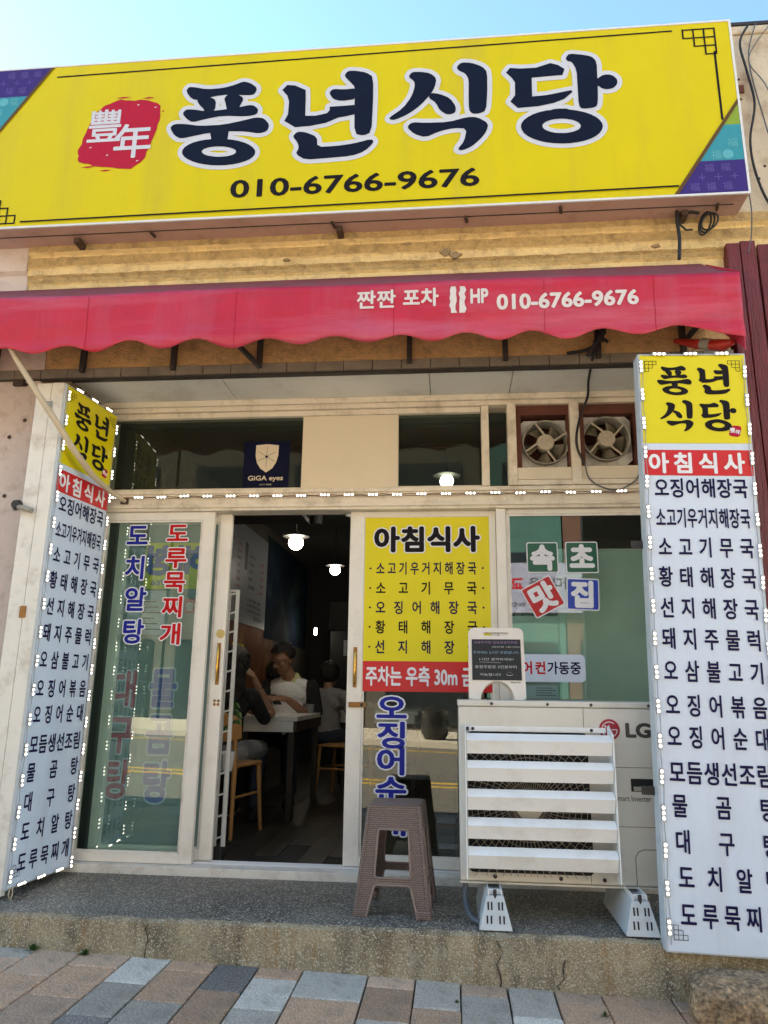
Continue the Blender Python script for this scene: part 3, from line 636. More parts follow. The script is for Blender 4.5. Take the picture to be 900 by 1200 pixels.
# soffit boards above the window head
for x0, x1 in ((-2.40, -1.32), (-1.316, -.12), (-.116, .35), (.354, 1.50)):
    MB().box(x0, x1, -.404, .00, 2.905, 2.93).build('soffit_board', 'soffit', bld, bevel=.003)
# pillars, side walls, back and roof of the room
mb = MB().box(-6, -2.375, -.45, -.2, -.2, 2.90); mb.build('pillar', 'pink', bld, bevel=.012)
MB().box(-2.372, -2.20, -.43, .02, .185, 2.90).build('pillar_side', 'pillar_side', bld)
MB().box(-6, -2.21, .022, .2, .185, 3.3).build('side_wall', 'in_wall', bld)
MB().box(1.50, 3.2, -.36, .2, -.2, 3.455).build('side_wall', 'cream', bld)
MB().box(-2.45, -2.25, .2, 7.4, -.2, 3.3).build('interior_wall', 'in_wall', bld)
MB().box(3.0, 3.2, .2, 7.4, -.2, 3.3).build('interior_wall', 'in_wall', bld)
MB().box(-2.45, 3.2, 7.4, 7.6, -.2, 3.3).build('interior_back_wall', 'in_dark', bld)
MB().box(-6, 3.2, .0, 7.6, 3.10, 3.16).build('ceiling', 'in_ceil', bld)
MB().box(-6, 3.2, -.1, 12.0, 3.17, 5.0).build('attic', 'cream', bld)
MB().box(-6, -2.46, .21, 12, -.2, 3.165).build('side_wing', 'cream', bld)
MB().box(-2.46, 3.2, 7.61, 12, -.2, 3.165).build('rear_wing', 'cream', bld)
MB().box(1.3, 1.5, .02, .2, .185, 2.9).build('side_wall', 'in_wall', bld)
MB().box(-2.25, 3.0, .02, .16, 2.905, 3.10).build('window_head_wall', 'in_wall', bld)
# neighbours left and right (they keep the low sun off the pavement)
nb = thing('neighbour_building', 'cream rendered building adjoining the restaurant on the far left', 'building', (-12, 3, 0))
MB().box(-22, -6.02, -.40, 12, -.5, 5.6).build('wall', 'cream', nb)
nb = thing('neighbour_building', 'building behind the dark red boards on the right', 'building', (10, 3, 0))
MB().box(3.28, 22, -.3, 12, -.9, 5.2).build('wall', 'cream', nb)

# indoor floor: separate wood-look planks over a slab
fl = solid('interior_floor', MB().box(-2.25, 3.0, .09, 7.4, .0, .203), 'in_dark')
pl = {}
rf = random.Random(21)
for i in range(16):
    for j in range(6):
        k = rf.choice(['in_floor', 'in_floor2'])
        if k not in pl:
            m = MB().box(-.0735, .0735, -.447, .447, -.005, .006)
            me = bpy.data.meshes.new('plank'); me.from_pydata(m.v, [], m.f); me.materials.append(M[k]); pl[k] = me
        o = bpy.data.objects.new('floor_plank', pl[k]); C.objects.link(o); o.parent = fl
        o.location = (-2.17 + i * .15, .55 + j * .9 + (i % 3) * .3 + .001, .204 + rf.uniform(-.0006, .0006))

# =================================================================== RED TIMBER WALL (right)
rw = thing('red_timber_wall', 'dark red painted timber boarding at the right edge of the shop front', 'wall', (1.8, -.42, 0))
xs = [1.525, 1.60, 1.685, 1.70, 1.79, 1.885, 1.98, 2.075, 2.17, 2.27]
rr = random.Random(9)
for i in range(len(xs) - 1):
    if xs[i + 1] - xs[i] < .03: continue
    d = -.47 if i < 2 else -.445
    zb = -.1 if i < 2 else 3.01
    MB().box(xs[i] + .003, xs[i + 1] - .003, d - rr.uniform(0, .006), -.40, zb, 3.60 + rr.uniform(-.015, .01)).build('board', 'redwood', rw, bevel=.003, seg=1)
z = -.1
while z < 2.99:
    MB().box(1.70, 2.9, -.452 - rr.uniform(0, .004), -.40, z + .003, z + .135).build('board', 'redwood', rw, bevel=.003, seg=1)
    z += .14
MB().box(1.51, 3.3, -.395, -.365, -.2, 3.585).build('backing', 'redwood', rw)

# =================================================================== MAIN SIGNBOARD
SX0, SX1, SZ0, SZ1, SY = -2.823, 1.612, 3.772, 4.915, -.65
sg = thing('main_signboard', 'large yellow shop signboard above the awning with four navy brush letters and a phone number', 'signboard', ((SX0 + SX1) / 2, SY, SZ0))
MB().box(SX0 + .004, SX1 - .004, SY + .008, -.452, SZ0 + .003, SZ1 - .003).build('casing', 'casing', sg, bevel=.004)
MB().box(SX0 + .004, SX1 - .06, SY + .085, SY + .088, SZ0 - .0015, SZ0 + .01).build('casing_seam', 'darksteel', sg)
mb = MB().box(SX0, SX1, SY - .004, SY + .007, SZ0, SZ0 + .012); mb.box(SX0, SX1, SY - .004, SY + .007, SZ1 - .012, SZ1)
mb.box(SX1 - .012, SX1, SY - .004, SY + .007, SZ0 + .0125, SZ1 - .0125); mb.box(SX0, SX0 + .012, SY - .004, SY + .007, SZ0 + .0125, SZ1 - .0125)
mb.build('trim', 'alu', sg)
MB().box(SX0 + .0125, SX1 - .0125, SY, SY + .006, SZ0 + .0125, SZ1 - .0125).build('face_sheet', 'yellow', sg)
y1, y2, y3, y4 = SY - .0022, SY - .0036, SY - .0050, SY - .0064
fx0, fx1, fz0, fz1 = SX0 + .013, SX1 - .013, SZ0 + .013, SZ1 - .013
# coloured corners
def clipx(poly, f):  # keep part of convex poly where f >= 0
    out = []
    for i in range(len(poly)):
        a, b = poly[i], poly[(i + 1) % len(poly)]; fa, fb = f(a), f(b)
        if fa >= 0: out.append(a)
        if (fa >= 0) != (fb >= 0):
            t = fa / (fa - fb); out.append((a[0] + (b[0] - a[0]) * t, a[1] + (b[1] - a[1]) * t))
    return out
def cornerpiece(T, k):
    tri = [(1.232, fz0), (fx1, fz0), (fx1, 4.365)]
    cut = lambda z0, z1: clipx(clipx(tri, lambda p: p[1] - z0), lambda p: z1 - p[1])
    mb = MB()
    flat(mb, [T(p) for p in cut(fz0, 3.985)], y1, 0); flat(mb, [T(p) for p in cut(3.985, 4.21)], y1, 1); flat(mb, [T(p) for p in cut(4.21, 4.365)], y1, 2)
    inside = lambda x, z: x > 1.232 + (z - fz0) * (fx1 - 1.232) / (4.365 - fz0) + .022 and z > fz0
    for r in range(3):
        for c in range(5):
            x = 1.24 + c * .085 + .0425 * (r % 2); z = 3.825 + r * .058
            if not inside(x - .025, z + .02) or x > fx1 - .032: continue
            if r % 2: line(mb, T((x - .02, z)), T((x + .02, z)), .005, y2, 3); line(mb, T((x, z - .02)), T((x, z + .02)), .005, y3, 3)
            else: fit(mb, '福', *sorted((T((x - .025, 0))[0], T((x + .025, 0))[0])), *sorted((T((0, z - .025))[1], T((0, z + .025))[1])), y2, .0, 3)
    for r in range(3):
        for c in range(6):
            x = 1.33 + c * .062 + .03 * (r % 2); z = 4.022 + r * .072
            if not inside(x - .028, z + .02) or x > fx1 - .03: continue
            if (r + c) % 2: flat(mb, [T(p) for p in arc(x, z, .029, 0, 345, 18)], y2, 4)
            else: fit(mb, '福', *sorted((T((x - .027, 0))[0], T((x + .027, 0))[0])), *sorted((T((0, z - .027))[1], T((0, z + .027))[1])), y2, .005, 4)
    for r in range(3):
        for c in range(5):
            x = 1.42 + c * .042; z = 4.215 + r * .042
            if (r + c) % 2 or not inside(x, z + .04) or x > fx1 - .041: continue
            flat(mb, [T(p) for p in ((x, z), (x + .04, z), (x + .04, z + .04), (x, z + .04))], y2, 5)
    a, b = (1.232, fz0), (fx1, 4.365)
    flat(mb, [T(p) for p in ((a[0] - .016, a[1]), (a[0] + .006, a[1]), (b[0], b[1] - .022), (b[0], b[1] + .012))], y3, 6)
    mb.build('corner_pattern', ['purple', 'teal', 'green_print', 'purple_l', 'teal_l', 'green_l', 'brown_line'], sg)
cornerpiece(lambda p: p, 0)
cornerpiece(lambda p: (SX0 + SX1 - p[0], SZ0 + SZ1 - p[1]), 1)
# black border rules and lattice corners
mb = MB()
line(mb, (-2.405, 4.829), (1.286, 4.862), .010, y1); line(mb, (-2.507, 3.812), (1.243, 3.836), .010, y4)
line(mb, (1.508, 4.705), (1.508, 4.245), .012, y1)
g = .0615
def lattice(mb, x, z, g, w, y, sx=1, sz=1, mi=0):
    # three, two and one cells stepping down
    for k in range(4):
        n0 = 0 if k < 2 else k - 1
        line(mb, (x + sx * g * n0, z - sz * g * k), (x + sx * g * 3 + sx * w / 2, z - sz * g * k), w, y, mi)
    for k in range(4):
        line(mb, (x + sx * g * k, z + sz * w / 2), (x + sx * g * k, z - sz * (g * min(k + 1, 3)) - sz * w / 2), w, y - .0006, mi)
lattice(mb, 1.344, 4.874 - .012, .058, .009, y1)
lattice(mb, -2.545 - .0, 3.795 + .012, .052, .009, y1, -1, -1)
mb.build('border_line', 'black_print', sg)
for k in ('pung', 'nyeon', 'sik', 'dang'):
    mb = MB(); put(mb, brush(k, .028), 0, 0, 1, 1, 0, 0, y1); mb.build('letter_outline', 'outline', sg)
    mb = MB(); put(mb, brush(k), 0, 0, 1, 1, 0, 0, y2); mb.build('letter', 'navy', sg)
mb = MB(); fit(mb, '010-6766-9676', -1.252, .174, 3.902, 4.022, y1, .022); mb.build('phone_number', 'black_print', sg)
# red seal with two pale characters
rs_ = random.Random(4)
seal = []
base = [(-2.07, 4.600), (-1.98, 4.630), (-1.88, 4.622), (-1.785, 4.610), (-1.725, 4.575), (-1.715, 4.50), (-1.735, 4.40), (-1.765, 4.28), (-1.80, 4.18), (-1.87, 4.140),
        (-1.98, 4.150), (-2.10, 4.175), (-2.19, 4.205), (-2.21, 4.26), (-2.185, 4.36), (-2.15, 4.48), (-2.11, 4.56)]
for i in range(len(base)):
    a, b = base[i], base[(i + 1) % len(base)]
    for t in (0, .33, .66): seal.append((a[0] + (b[0] - a[0]) * t + rs_.uniform(-.006, .006), a[1] + (b[1] - a[1]) * t + rs_.uniform(-.006, .006)))
mb = MB(); flat(mb, seal, y1)
for x, z, w in ((-1.96, 4.645, .05), (-1.80, 4.632, .04), (-2.13, 4.165, .045), (-2.02, 4.135, .04), (-1.70, 4.53, .008)): flat(mb, [(x - w, z), (x, z - .006), (x + w, z + .002), (x, z + .006)], y1)
mb.build('seal', 'seal', sg)
mb = MB(); fit(mb, '年', -1.985, -1.755, 4.210, 4.450, y3, .016); mb.build('seal_character', 'outline', sg)
mb = MB(); fit(mb, '豐', -2.160, -1.950, 4.335, 4.565, y2, .014)
mb.build('seal_character', 'outline', sg)
for x, z in ((-1.86, 4.585), (-1.75, 4.56), (-2.13, 4.30), (-2.02, 4.24), (-1.83, 4.19)):
    mb = MB(); flat(mb, [(x - .009, z - .002), (x, z - .005), (x + .009, z + .001), (x, z + .004)], y2); mb.build('seal_fleck', 'outline', sg)
# steel brackets underneath and bolts
for x in (-2.21, -.63, 1.30):
    mb = MB().box(x - .018, x + .018, -.545, -.445, 3.735, 3.768)
    mb.build('bracket', 'rust', sg, bevel=.003)
for x, y in ((-1.74, -.55), (-.66, -.56), (.10, -.555), (1.47, -.56), (.62, -.60)):
    MB().tube([(x - .006, y - .02, 3.765), (x + .004, y + .03, 3.765)], .009, 8).build('bolt', 'rust', sg)
for x in (-1.86,):
    MB().tube([(x + .03 * math.cos(t), -.6, 4.915 + .035 * math.sin(t)) for t in [math.pi * i / 8 for i in range(9)]], .004, 6).build('lifting_loop', 'darksteel', sg)

# =================================================================== AWNING
aw = thing('awning', 'faded red vinyl awning with scalloped edge and white phone lettering under the signboard', 'awning', (-.8, -.45, 3.2))
AX0, AX1 = -3.6, 1.412
def wr(x, z):   # shallow sag and wrinkles of the valance
    s = (3.17 - z) / .36
    return -.875 + .012 * math.sin(x * 2.1 + 1) * s + .010 * math.sin(x * 5.3) * s * s + .020 * s + .009 * math.sin(z * 30 + 1.6 * math.sin(x * 1.7)) * min(1, max(0, (3.02 - z) * 8)) + .004 * noise.noise(Vector((x * 6, z * 9, 0)))
def low(x):
    p = (x - 1.12) / .345
    e = max(0, (x - 1.2) / .21)
    return 2.905 - .022 + .021 * math.cos(2 * math.pi * p + .5 * math.sin(x * 2.3)) * (1 + .25 * math.sin(x * 3.1)) - .060 * min(1, e) * e + .004 * math.sin(x * 7)
mb = MB(); NX, NZ = 240, 12
for i in range(NX + 1):
    x = AX0 + (AX1 - AX0) * i / NX; lo = low(x); hi = 3.185 + .004 * math.sin(x * 4) - .01 * max(0, math.sin(x * 1.3))
    for j in range(NZ + 1):
        z = hi + (lo - hi) * j / NZ; mb.v.append((x, wr(x, z), z))
for i in range(NX):
    for j in range(NZ):
        a = i * (NZ + 1) + j; mb.f.append((a, a + 1, a + NZ + 2, a + NZ + 1)); mb.mi.append(0)
val = mb.build('valance', 'awning', aw, smooth=60)
so = val.modifiers.new('thick', 'SOLIDIFY'); so.thickness = .002
mb = MB()
for i in range(NX + 1):
    x = AX0 + (AX1 - AX0) * i / NX; hi = 3.185 + .004 * math.sin(x * 4) - .01 * max(0, math.sin(x * 1.3))
    for j in range(7):
        t = j / 6; z = hi + (3.475 - hi) * t; y = wr(x, hi) + (-.47 - wr(x, hi)) * t
        bx = x if t == 0 else x - max(0, (x - 1.30)) * .25 * t
        mb.v.append((bx, y, z - .012 * math.sin(math.pi * t) * (1 + .5 * math.sin(x * 9))))
for i in range(NX):
    for j in range(6):
        a = i * 7 + j; mb.f.append((a, a + 7, a + 8, a + 1)); mb.mi.append(0)
top = mb.build('canopy_top', 'awning_top', aw, smooth=60)
so = top.modifiers.new('thick', 'SOLIDIFY'); so.thickness = .002
MB().prism([(-.47, 3.47), (-.872, 3.18), (-.850, 2.77), (-.80, 2.82), (-.47, 3.10)], AX1 - .004, AX1 - .001, 'x').build('end_panel', 'awning', aw)
for x in (-.28, .47, -1.10, -1.9, 1.0): MB().tube([(x, wr(x, z) - .0015, z) for z in [3.17 - .03 * i for i in range(11)]], .0012, 4).build('seam', 'seal', aw)
mb = MB()
yt = lambda x, z: wr(x, z) - .004
row(mb, '짠짠', -.470, -.270, 3.095, .098, .095, yt, .024); row(mb, '포차', -.235, -.055, 3.098, .088, .090, yt, .032)
fit(mb, 'HP', .105, .195, 3.055, 3.135, yt, .04)
fit(mb, '010-6766-9676', .235, .925, 3.018, 3.100, yt, .035)
for x, s in ((.02, 3), (.065, 8)):
    rq = random.Random(s); pts = [(x + .019 * (1 if t < 8 else -1) * rq.uniform(.5, 1.1), (3.15 - .14 * t / 7) if t < 8 else (3.01 + .14 * (t - 8) / 7)) for t in range(16)]
    mb.add([(p, yt(p, q), q) for p, q in pts], [tuple(range(16))])
# keep the writing following the dip of the valance to the right
mb.build('awning_lettering', 'awn_white', aw)
for x in (-2.12, -1.578, -1.075, -.224, .304, .803, 1.25, -2.66):
    mb = MB().box(x - .014, x + .014, -.485, -.4505, 2.93, 3.38)
    mb.build('strut', 'darksteel', aw, bevel=.002)
for a, b in (((-1.07, -.47, 2.935), (-1.33, -.80, 3.14)), ((.74, -.50, 2.93), (.83, -.52, 3.06)), ((1.25, -.47, 3.0), (1.36, -.84, 3.1))):
    MB().bar(a, b, .022, .022).build('brace', 'darksteel', aw)
MB().tube([(AX0 + .1, -.84, 3.165), (1.39, -.84, 3.165)], .014, 8).build('front_tube', 'darksteel', aw)
MB().tube([(AX0 + .1, -.52, 3.40), (1.39, -.52, 3.40)], .02, 8).build('rear_tube', 'darksteel', aw)

# beige pole running from the awning to the window rail
pts = [(-2.36, -.83, 2.96), (-2.30, -.80, 2.85), (-2.20, -.75, 2.69), (-2.10, -.70, 2.54), (-2.045, -.60, 2.42), (-2.01, -.42, 2.32), (-1.99, -.22, 2.275), (-1.985, -.05, 2.268)]
mb = MB().tube(pts, [.014, .015, .016, .017, .0175, .017, .015, .012], 10)
p = mb.build('awning_pole', 'pole', None, smooth=60); tag(p, 'beige painted pole slanting from the awning down across the left menu sign', 'pole')
MB().box(-2.01, -1.965, -.055, -.022, 2.25, 2.29).build('pole_clip', 'rust', p)

# =================================================================== SHOP FRONT (fixed frame)
sf = thing('shopfront_frame', 'cream white shop window framework with transom lights above the sliding doors', 'window frame', (-.4, 0, .19))
def fr(name, x0, x1, y0, y1, z0, z1, mat='white', bev=.003, par=sf, **k):
    return MB().box(x0, x1, y0, y1, z0, z1).build(name, mat, par, bevel=bev, **k)
fr('head_rail', -2.19, 1.49, -.05, .09, 2.842, 2.903, 'rail')
fr('head_trim', -2.19, 1.49, -.075, -.052, 2.868, 2.904, 'rail')
fr('head_trim', -2.19, .18, -.03, .05, 2.806, 2.840, 'rail')
fr('mid_rail', -2.19, 1.49, -.04, .09, 2.205, 2.338, 'rail')
fr('mid_rail_lip', -2.19, 1.49, -.052, -.041, 2.310, 2.334, 'rail')
fr('mid_rail_lip', -2.19, 1.49, -.052, -.041, 2.222, 2.240, 'rail')
fr('bottom_sill', -2.19, 1.49, -.075, .12, .186, .232, 'white2')
fr('track', -2.10, 1.40, .012, .018, .233, .243, 'alu', 0); fr('track', -2.10, 1.40, .062, .068, .233, .243, 'alu', 0)
fr('side_post', -2.19, -2.13, -.04, .09, .233, 2.84); fr('side_post', 1.42, 1.49, -.04, .09, .233, 2.84)
fr('transom_post', .183, .227, -.045, .06, 2.339, 2.841, 'rail'); fr('transom_post', .337, .388, -.055, .06, 2.339, 2.841, 'rail')
fr('transom_post', .702, .756, -.06, .06, 2.345, 2.841, 'rail'); fr('transom_post', 1.09, 1.14, -.05, .06, 2.339, 2.841, 'rail')
fr('beige_panel', -.905, -.316, -.02, .02, 2.339, 2.805, 'beige', .002)
for x0, x1 in ((-2.129, -.907), (-.314, .182), (.229, .336)):
    fr('transom_glass', x0, x1, .0, .005, 2.339, 2.805, 'glass_t', 0)
fr('bead', -2.129, -.907, -.012, -.002, 2.3385, 2.352, 'rail', .001); fr('bead', -.314, .182, -.012, -.002, 2.3385, 2.352, 'rail', .001)
fr('box_board', .389, .701, -.05, -.025, 2.372, 2.445, 'beige'); fr('box_board', .757, 1.089, -.05, -.025, 2.372, 2.45, 'beige')
fr('box_rail', .389, 1.089, -.055, -.02, 2.339, 2.369, 'rail')
# recessed fan boxes in red brown timber
for x0, x1 in ((.389, .701), (.757, 1.089)):
    m = MB(); m.box(x0, x1, -.024, .22, 2.78, 2.84); m.box(x0, x0 + .03, -.024, .22, 2.446, 2.779); m.box(x1 - .012, x1, -.024, .22, 2.446, 2.779); m.box(x0 + .031, x1 - .013, .20, .22, 2.446, 2.779)
    m.build('fan_box', 'oxide', sf)
fr('mullion', .258, .312, -.03, .03, .233, 2.204, 'white')

def sash(name, label, x0, x1, y, z0, z1, st, rail_b, glassmat, group=None, rail_t=.05):
    t = thing(name, label, 'sliding sash' if 'sash' in name else 'window', ((x0 + x1) / 2, y, z0), group=group)
    a, b = (st if isinstance(st, tuple) else (st, st))
    fr('stile', x0, x0 + a, y, y + .035, z0, z1, 'white', .004, t); fr('stile', x1 - b, x1, y, y + .035, z0, z1, 'white', .004, t)
    fr('top_rail', x0 + a, x1 - b, y + .001, y + .034, z1 - rail_t, z1, 'white', .003, t)
    fr('bottom_rail', x0 + a, x1 - b, y + .001, y + .034, z0, z0 + rail_b, 'white', .003, t)
    gx0, gx1, gz0, gz1 = x0 + a, x1 - b, z0 + rail_b, z1 - rail_t
    w = .012
    m = MB().box(gx0, gx0 + w, y + .008, y + .012, gz0, gz1); m.box(gx1 - w, gx1, y + .008, y + .012, gz0, gz1)
    m.box(gx0 + w, gx1 - w, y + .008, y + .012, gz1 - w, gz1); m.box(gx0 + w, gx1 - w, y + .008, y + .012, gz0, gz0 + w)
    m.build('glazing_bead', 'white2', t)
    fr('glass_pane', gx0 + .001, gx1 - .001, y + .015, y + .020, gz0 + .001, gz1 - .001, glassmat, 0, t)
    return t
ls = sash('fixed_window', 'white framed window beside the left menu sign with blue and red vertical Korean lettering', -2.13, -1.425, -.02, .234, 2.204, (.03, .072), .048, 'glass_l')
os_ = sash('sliding_sash', 'opened white sliding door leaf with brass pull at the left of the doorway', -2.05, -1.335, .045, .244, 2.204, (.06, .075), .055, 'frost')
rs = sash('sliding_sash', 'closed white sliding door leaf right of the doorway carrying the yellow breakfast poster', -.602, .257, .02, .244, 2.204, (.086, .036), .052, 'glass', rail_t=.032)
w2 = sash('fixed_window', 'white framed window with green, red and blue square stickers above the air conditioner', .313, 1.415, -.01, .234, 2.204, (.012, .05), .05, 'glass', rail_t=.028)
def pull(t, x, y, z0, z1):
    m = MB().box(x - .011, x + .011, y - .003, y, z0, z1); pl_ = m.build('pull_plate', 'brass_d', t, bevel=.002)
    MB().tube([(x, y - .004, z0 + .02), (x, y - .016, z0 + .035), (x, y - .019, (z0 + z1) / 2), (x, y - .016, z1 - .035), (x, y - .004, z1 - .02)], .0065, 8).build('pull_grip', 'brass', pl_, smooth=60)
pull(os_, -1.366, .045, 1.185, 1.425); pull(rs, -.556, .02, 1.18, 1.405)
MB().box(-.588, -.490, .008, .0195, 1.072, 1.100).build('hasp', 'brass_d', rs, bevel=.003)
MB().tube([(-.512, .010, 1.086), (-.512, -.004, 1.086)], .009, 10).build('hasp_staple', 'darksteel', rs)
MB().lathe([(.026, 0), (.026, -.003), (.020, -.004), (.018, -.0035), (.006, -.0045)], (-1.362, .0448, 1.478), 20, 'y').build('round_plate', 'sticker_back', os_)
m = MB()
for dx, dz in ((-.011, .010), (.011, .010), (-.011, -.010), (.011, -.010)): m.lathe([(.009, 0), (.006, -.004)], (-1.362 + dx, .0448, 1.085 + dz), 8, 'y')
m.build('floor_flower_latch', 'brass_d', os_)

# ------------------------------------------------------------------ vinyl lettering on the glass (each set one thing)
def letters(par, s, x0, x1, cz, w, h, y, off, mat, name='letter', local=False):
    n = len(s); a = x0 + w / 2; b = x1 - w / 2
    for i, c in enumerate(s):
        if c == ' ': continue
        k = MB(); chars(k, c, [a + (b - a) * i / max(1, n - 1)], cz, w, h, y, off); k.build(name, mat, par, local=local)
def vinyl(name, label, cat, loc, group=None): return thing(name, label, cat, loc, group=group)
def outlined(par, s, cs, cz, w, h, y, mat, out=.048, off=.028, name='letter'):
    for c, cx in zip(s, cs):
        z = cz
        if isinstance(cx, tuple): cx, z = cx
        m = MB(); chars(m, c, [cx], z, w, h, y, off, out); m.build('letter_outline', 'white_print', par)
        m = MB(); chars(m, c, [cx], z, w, h, y - .0012, off); m.build(name, mat, par)
gy = -.0075
v = vinyl('window_lettering', 'dark blue vertical Korean lettering with white outline on the left window', 'lettering', (-1.89, gy, 1.4))
outlined(v, '도치알탕', [(-1.902, 2.062), (-1.898, 1.865), (-1.882, 1.675), (-1.878, 1.485)], 0, .135, .135, gy, 'blue_print')
v = vinyl('window_lettering', 'red vertical Korean lettering with white outline on the left window', 'lettering', (-1.65, gy, 1.4))
outlined(v, '도루묵찌개', [(-1.652, 2.075), (-1.650, 1.925), (-1.648, 1.780), (-1.646, 1.63), (-1.646, 1.472)], 0, .135, .118, gy, 'red_print')
gy2 = .0570
v = vinyl('window_lettering', 'faded red vertical Korean letters behind the lower left glass', 'lettering', (-1.97, gy2, .6))
for c, z in zip('대구탕', (1.155, .90, .655)):
    m = MB(); chars(m, c, [-1.925], z, .165, .20, gy2, .03, .04); m.build('letter_outline', 'ghost_line', v)
    m = MB(); chars(m, c, [-1.925], z, .165, .20, gy2 - .0012, .03); m.build('letter', 'ghost_red', v)
v = vinyl('window_lettering', 'faded blue vertical Korean letters behind the lower left glass', 'lettering', (-1.7, gy2, .6))
for c, z in zip('물곰탕', (1.165, .905, .645)):
    m = MB(); chars(m, c, [-1.69], z, .165, .21, gy2, .035, .05); m.build('letter_outline', 'ghost_line', v)
    m = MB(); chars(m, c, [-1.69], z, .165, .21, gy2 - .0012, .035); m.build('letter', 'ghost_blue', v)
v = thing('inner_poster', 'yellow poster with blurred blue letters seen through the left window', 'poster', (-1.65, .10, 1.75))
MB().box(-1.87, -1.470, .0575, .0585, 1.745, 2.03).build('sheet', 'posteryellow', v)
m = MB(); fit(m, '해청', -1.86, -1.48, 1.825, 2.015, .0565, .05, flip=True); fit(m, '010-6766', -1.82, -1.60, 1.765, 1.80, .0565, .02, flip=True); m.build('poster_text', 'ghost_blue', v)
v = thing('inner_notice', 'small red notice with white letters seen through the left window', 'notice', (-1.5, .10, 1.6))
MB().box(-1.60, -1.475, .0575, .0585, 1.60, 1.685).build('sheet', 'ghost_red', v)
m = MB(); fit(m, '출입', -1.59, -1.50, 1.615, 1.665, .0565, .03); m.build('notice_text', 'ghost_line', v)
v = thing('inner_notice', 'pale paper notice behind the middle of the left window', 'notice', (-1.8, .10, 1.5))
MB().box(-1.95, -1.70, .0575, .0585, 1.47, 1.735).build('sheet', 'ghost_line', v)
m = MB()
for i in range(6): m.box(-1.86, -1.74 - (i % 3) * .02, .0560, .0570, 1.50 + i * .033, 1.506 + i * .033)
m.build('notice_text', 'menu_ink', v)

# yellow breakfast poster
py = .0265
pst = thing('menu_poster', 'yellow breakfast menu poster with a red parking strip on the right sliding door', 'poster', (-.15, py, 1.2))
MB().box(-.512, .218, py, py + .004, 1.328, 2.168).build('sheet', 'yellow_side', pst)
MB().box(-.512, .218, py, py + .004, 1.160, 1.3275).build('red_strip', 'lightbox_red', pst)
t1, t2 = py - .0012, py - .0024
outlined(pst, '아침식사', [-.385, -.225, -.070, .085], 2.035, .150, .142, t1, 'black_print', .045, .045, 'title_letter')
lines = [('소고기우거지해장국', 1.862, .051), ('소고기무국', 1.746, .058), ('오징어해장국', 1.633, .058), ('황태해장국', 1.521, .058), ('선지해장국', 1.408, .058)]
for i, (s, z, w) in enumerate(lines):
    letters(pst, s, -.444, .142, z, w, .072, t1, .022, 'menu_print' if i % 2 == 0 or i == 4 else 'black_print')
    m = MB()
    for x in (-.477, .178): m.add([(p, t1, q) for p, q in arc(x, z, .006, 0, 330, 11)], [tuple(range(12))])
    m.build('dot', 'menu_print' if i % 2 == 0 or i == 4 else 'black_print', pst)
m = MB(); fit(m, '주차는 우측 30m 금호주차장', -.495, .395, 1.19, 1.30, t1, .030)
m.v = [(min(p[0], .214), p[1], p[2]) for p in m.v]; m.build('parking_text', 'white_print', pst)
gy3 = .0315
v = vinyl('window_lettering', 'large dark blue vertical Korean letters below the yellow poster', 'lettering', (-.34, gy3, .7))
outlined(v, '오징어순대', [(-.345, 1.070), (-.340, .925), (-.342, .785), (-.345, .635), (-.338, .475)], 0, .175, .135, gy3, 'blue_print', .05, .03)

# square stickers on the right window
wy = .002
def tile(ch, mat, label, cx, cz, s, rot):
    t = thing('window_sticker', label, 'sticker', (cx, wy, cz), Matrix.Rotation(rot, 4, 'Y') if rot else None)
    m = MB(); m.prism(rrect(-s / 2, s / 2, -s / 2, s / 2, .012, 4), 0, .0015); m.build('sticker_border', 'white_print', t, local=True)
    q = s / 2 - .006
    m = MB(); flat(m, rrect(-q, q, -q, q, .008, 4), -.0012); m.build('sticker_field', mat, t, local=True)
    m = MB(); chars(m, ch, [0], 0, s * .76, s * .78, -.0024, .05); m.build('letter', 'white_print', t, local=True)
tile('속', 'tile_green', 'green square sticker with a white Korean letter, upper left of the four stickers', .518, 1.919, .178, 0)
tile('초', 'tile_green', 'green square sticker with a white Korean letter, upper right of the four stickers', .740, 1.919, .182, 0)
tile('맛', 'tile_red', 'tilted red square sticker with a white Korean letter on the right window', .512, 1.693, .186, R(-28))
tile('집', 'tile_blue', 'blue square sticker with a white Korean letter on the right window', .736, 1.707, .180, R(2))
t = thing('aircon_notice', 'rounded pale blue notice with red and blue Korean letters behind the chalkboard', 'notice', (.52, wy, 1.3))
MB().prism(rrect(.316, .728, 1.222, 1.372, .025, 5), wy - .002, wy).build('sheet', 'lightbox_face', t)
letters(t, '에어컨', .31, .515, 1.298, .062, .066, wy - .0032, .03, 'red_print')
letters(t, '가동중', .520, .705, 1.298, .060, .066, wy - .0032, .025, 'menu_print')

# security sticker in the transom
g0 = -.004
t = thing('security_sticker', 'navy security sticker with a cream shield in the transom glass', 'sticker', (-1.13, g0, 2.36))
MB().box(-1.272, -.985, g0, g0 + .0015, 2.354, 2.652).build('sheet', 'giga', t)
sh = [(-1.197, 2.628), (-1.128, 2.634), (-1.055, 2.626), (-1.056, 2.56), (-1.068, 2.515), (-1.09, 2.478), (-1.128, 2.452), (-1.165, 2.478), (-1.188, 2.515), (-1.198, 2.56)]
m = MB(); flat(m, sh, g0 - .0012); m.build('shield', 'giga_cream', t)
m = MB()
for k in range(6):
    a = R(60 * k + 88); line(m, (-1.128 + .012 * math.cos(a), 2.553 + .012 * math.sin(a)), (-1.128 + .066 * math.cos(a), 2.553 + .066 * math.sin(a)), .002, g0 - .0024)
flat(m, arc(-1.128, 2.553, .009, 0, 330, 11), g0 - .003); m.build('shield_line', 'giga', t)
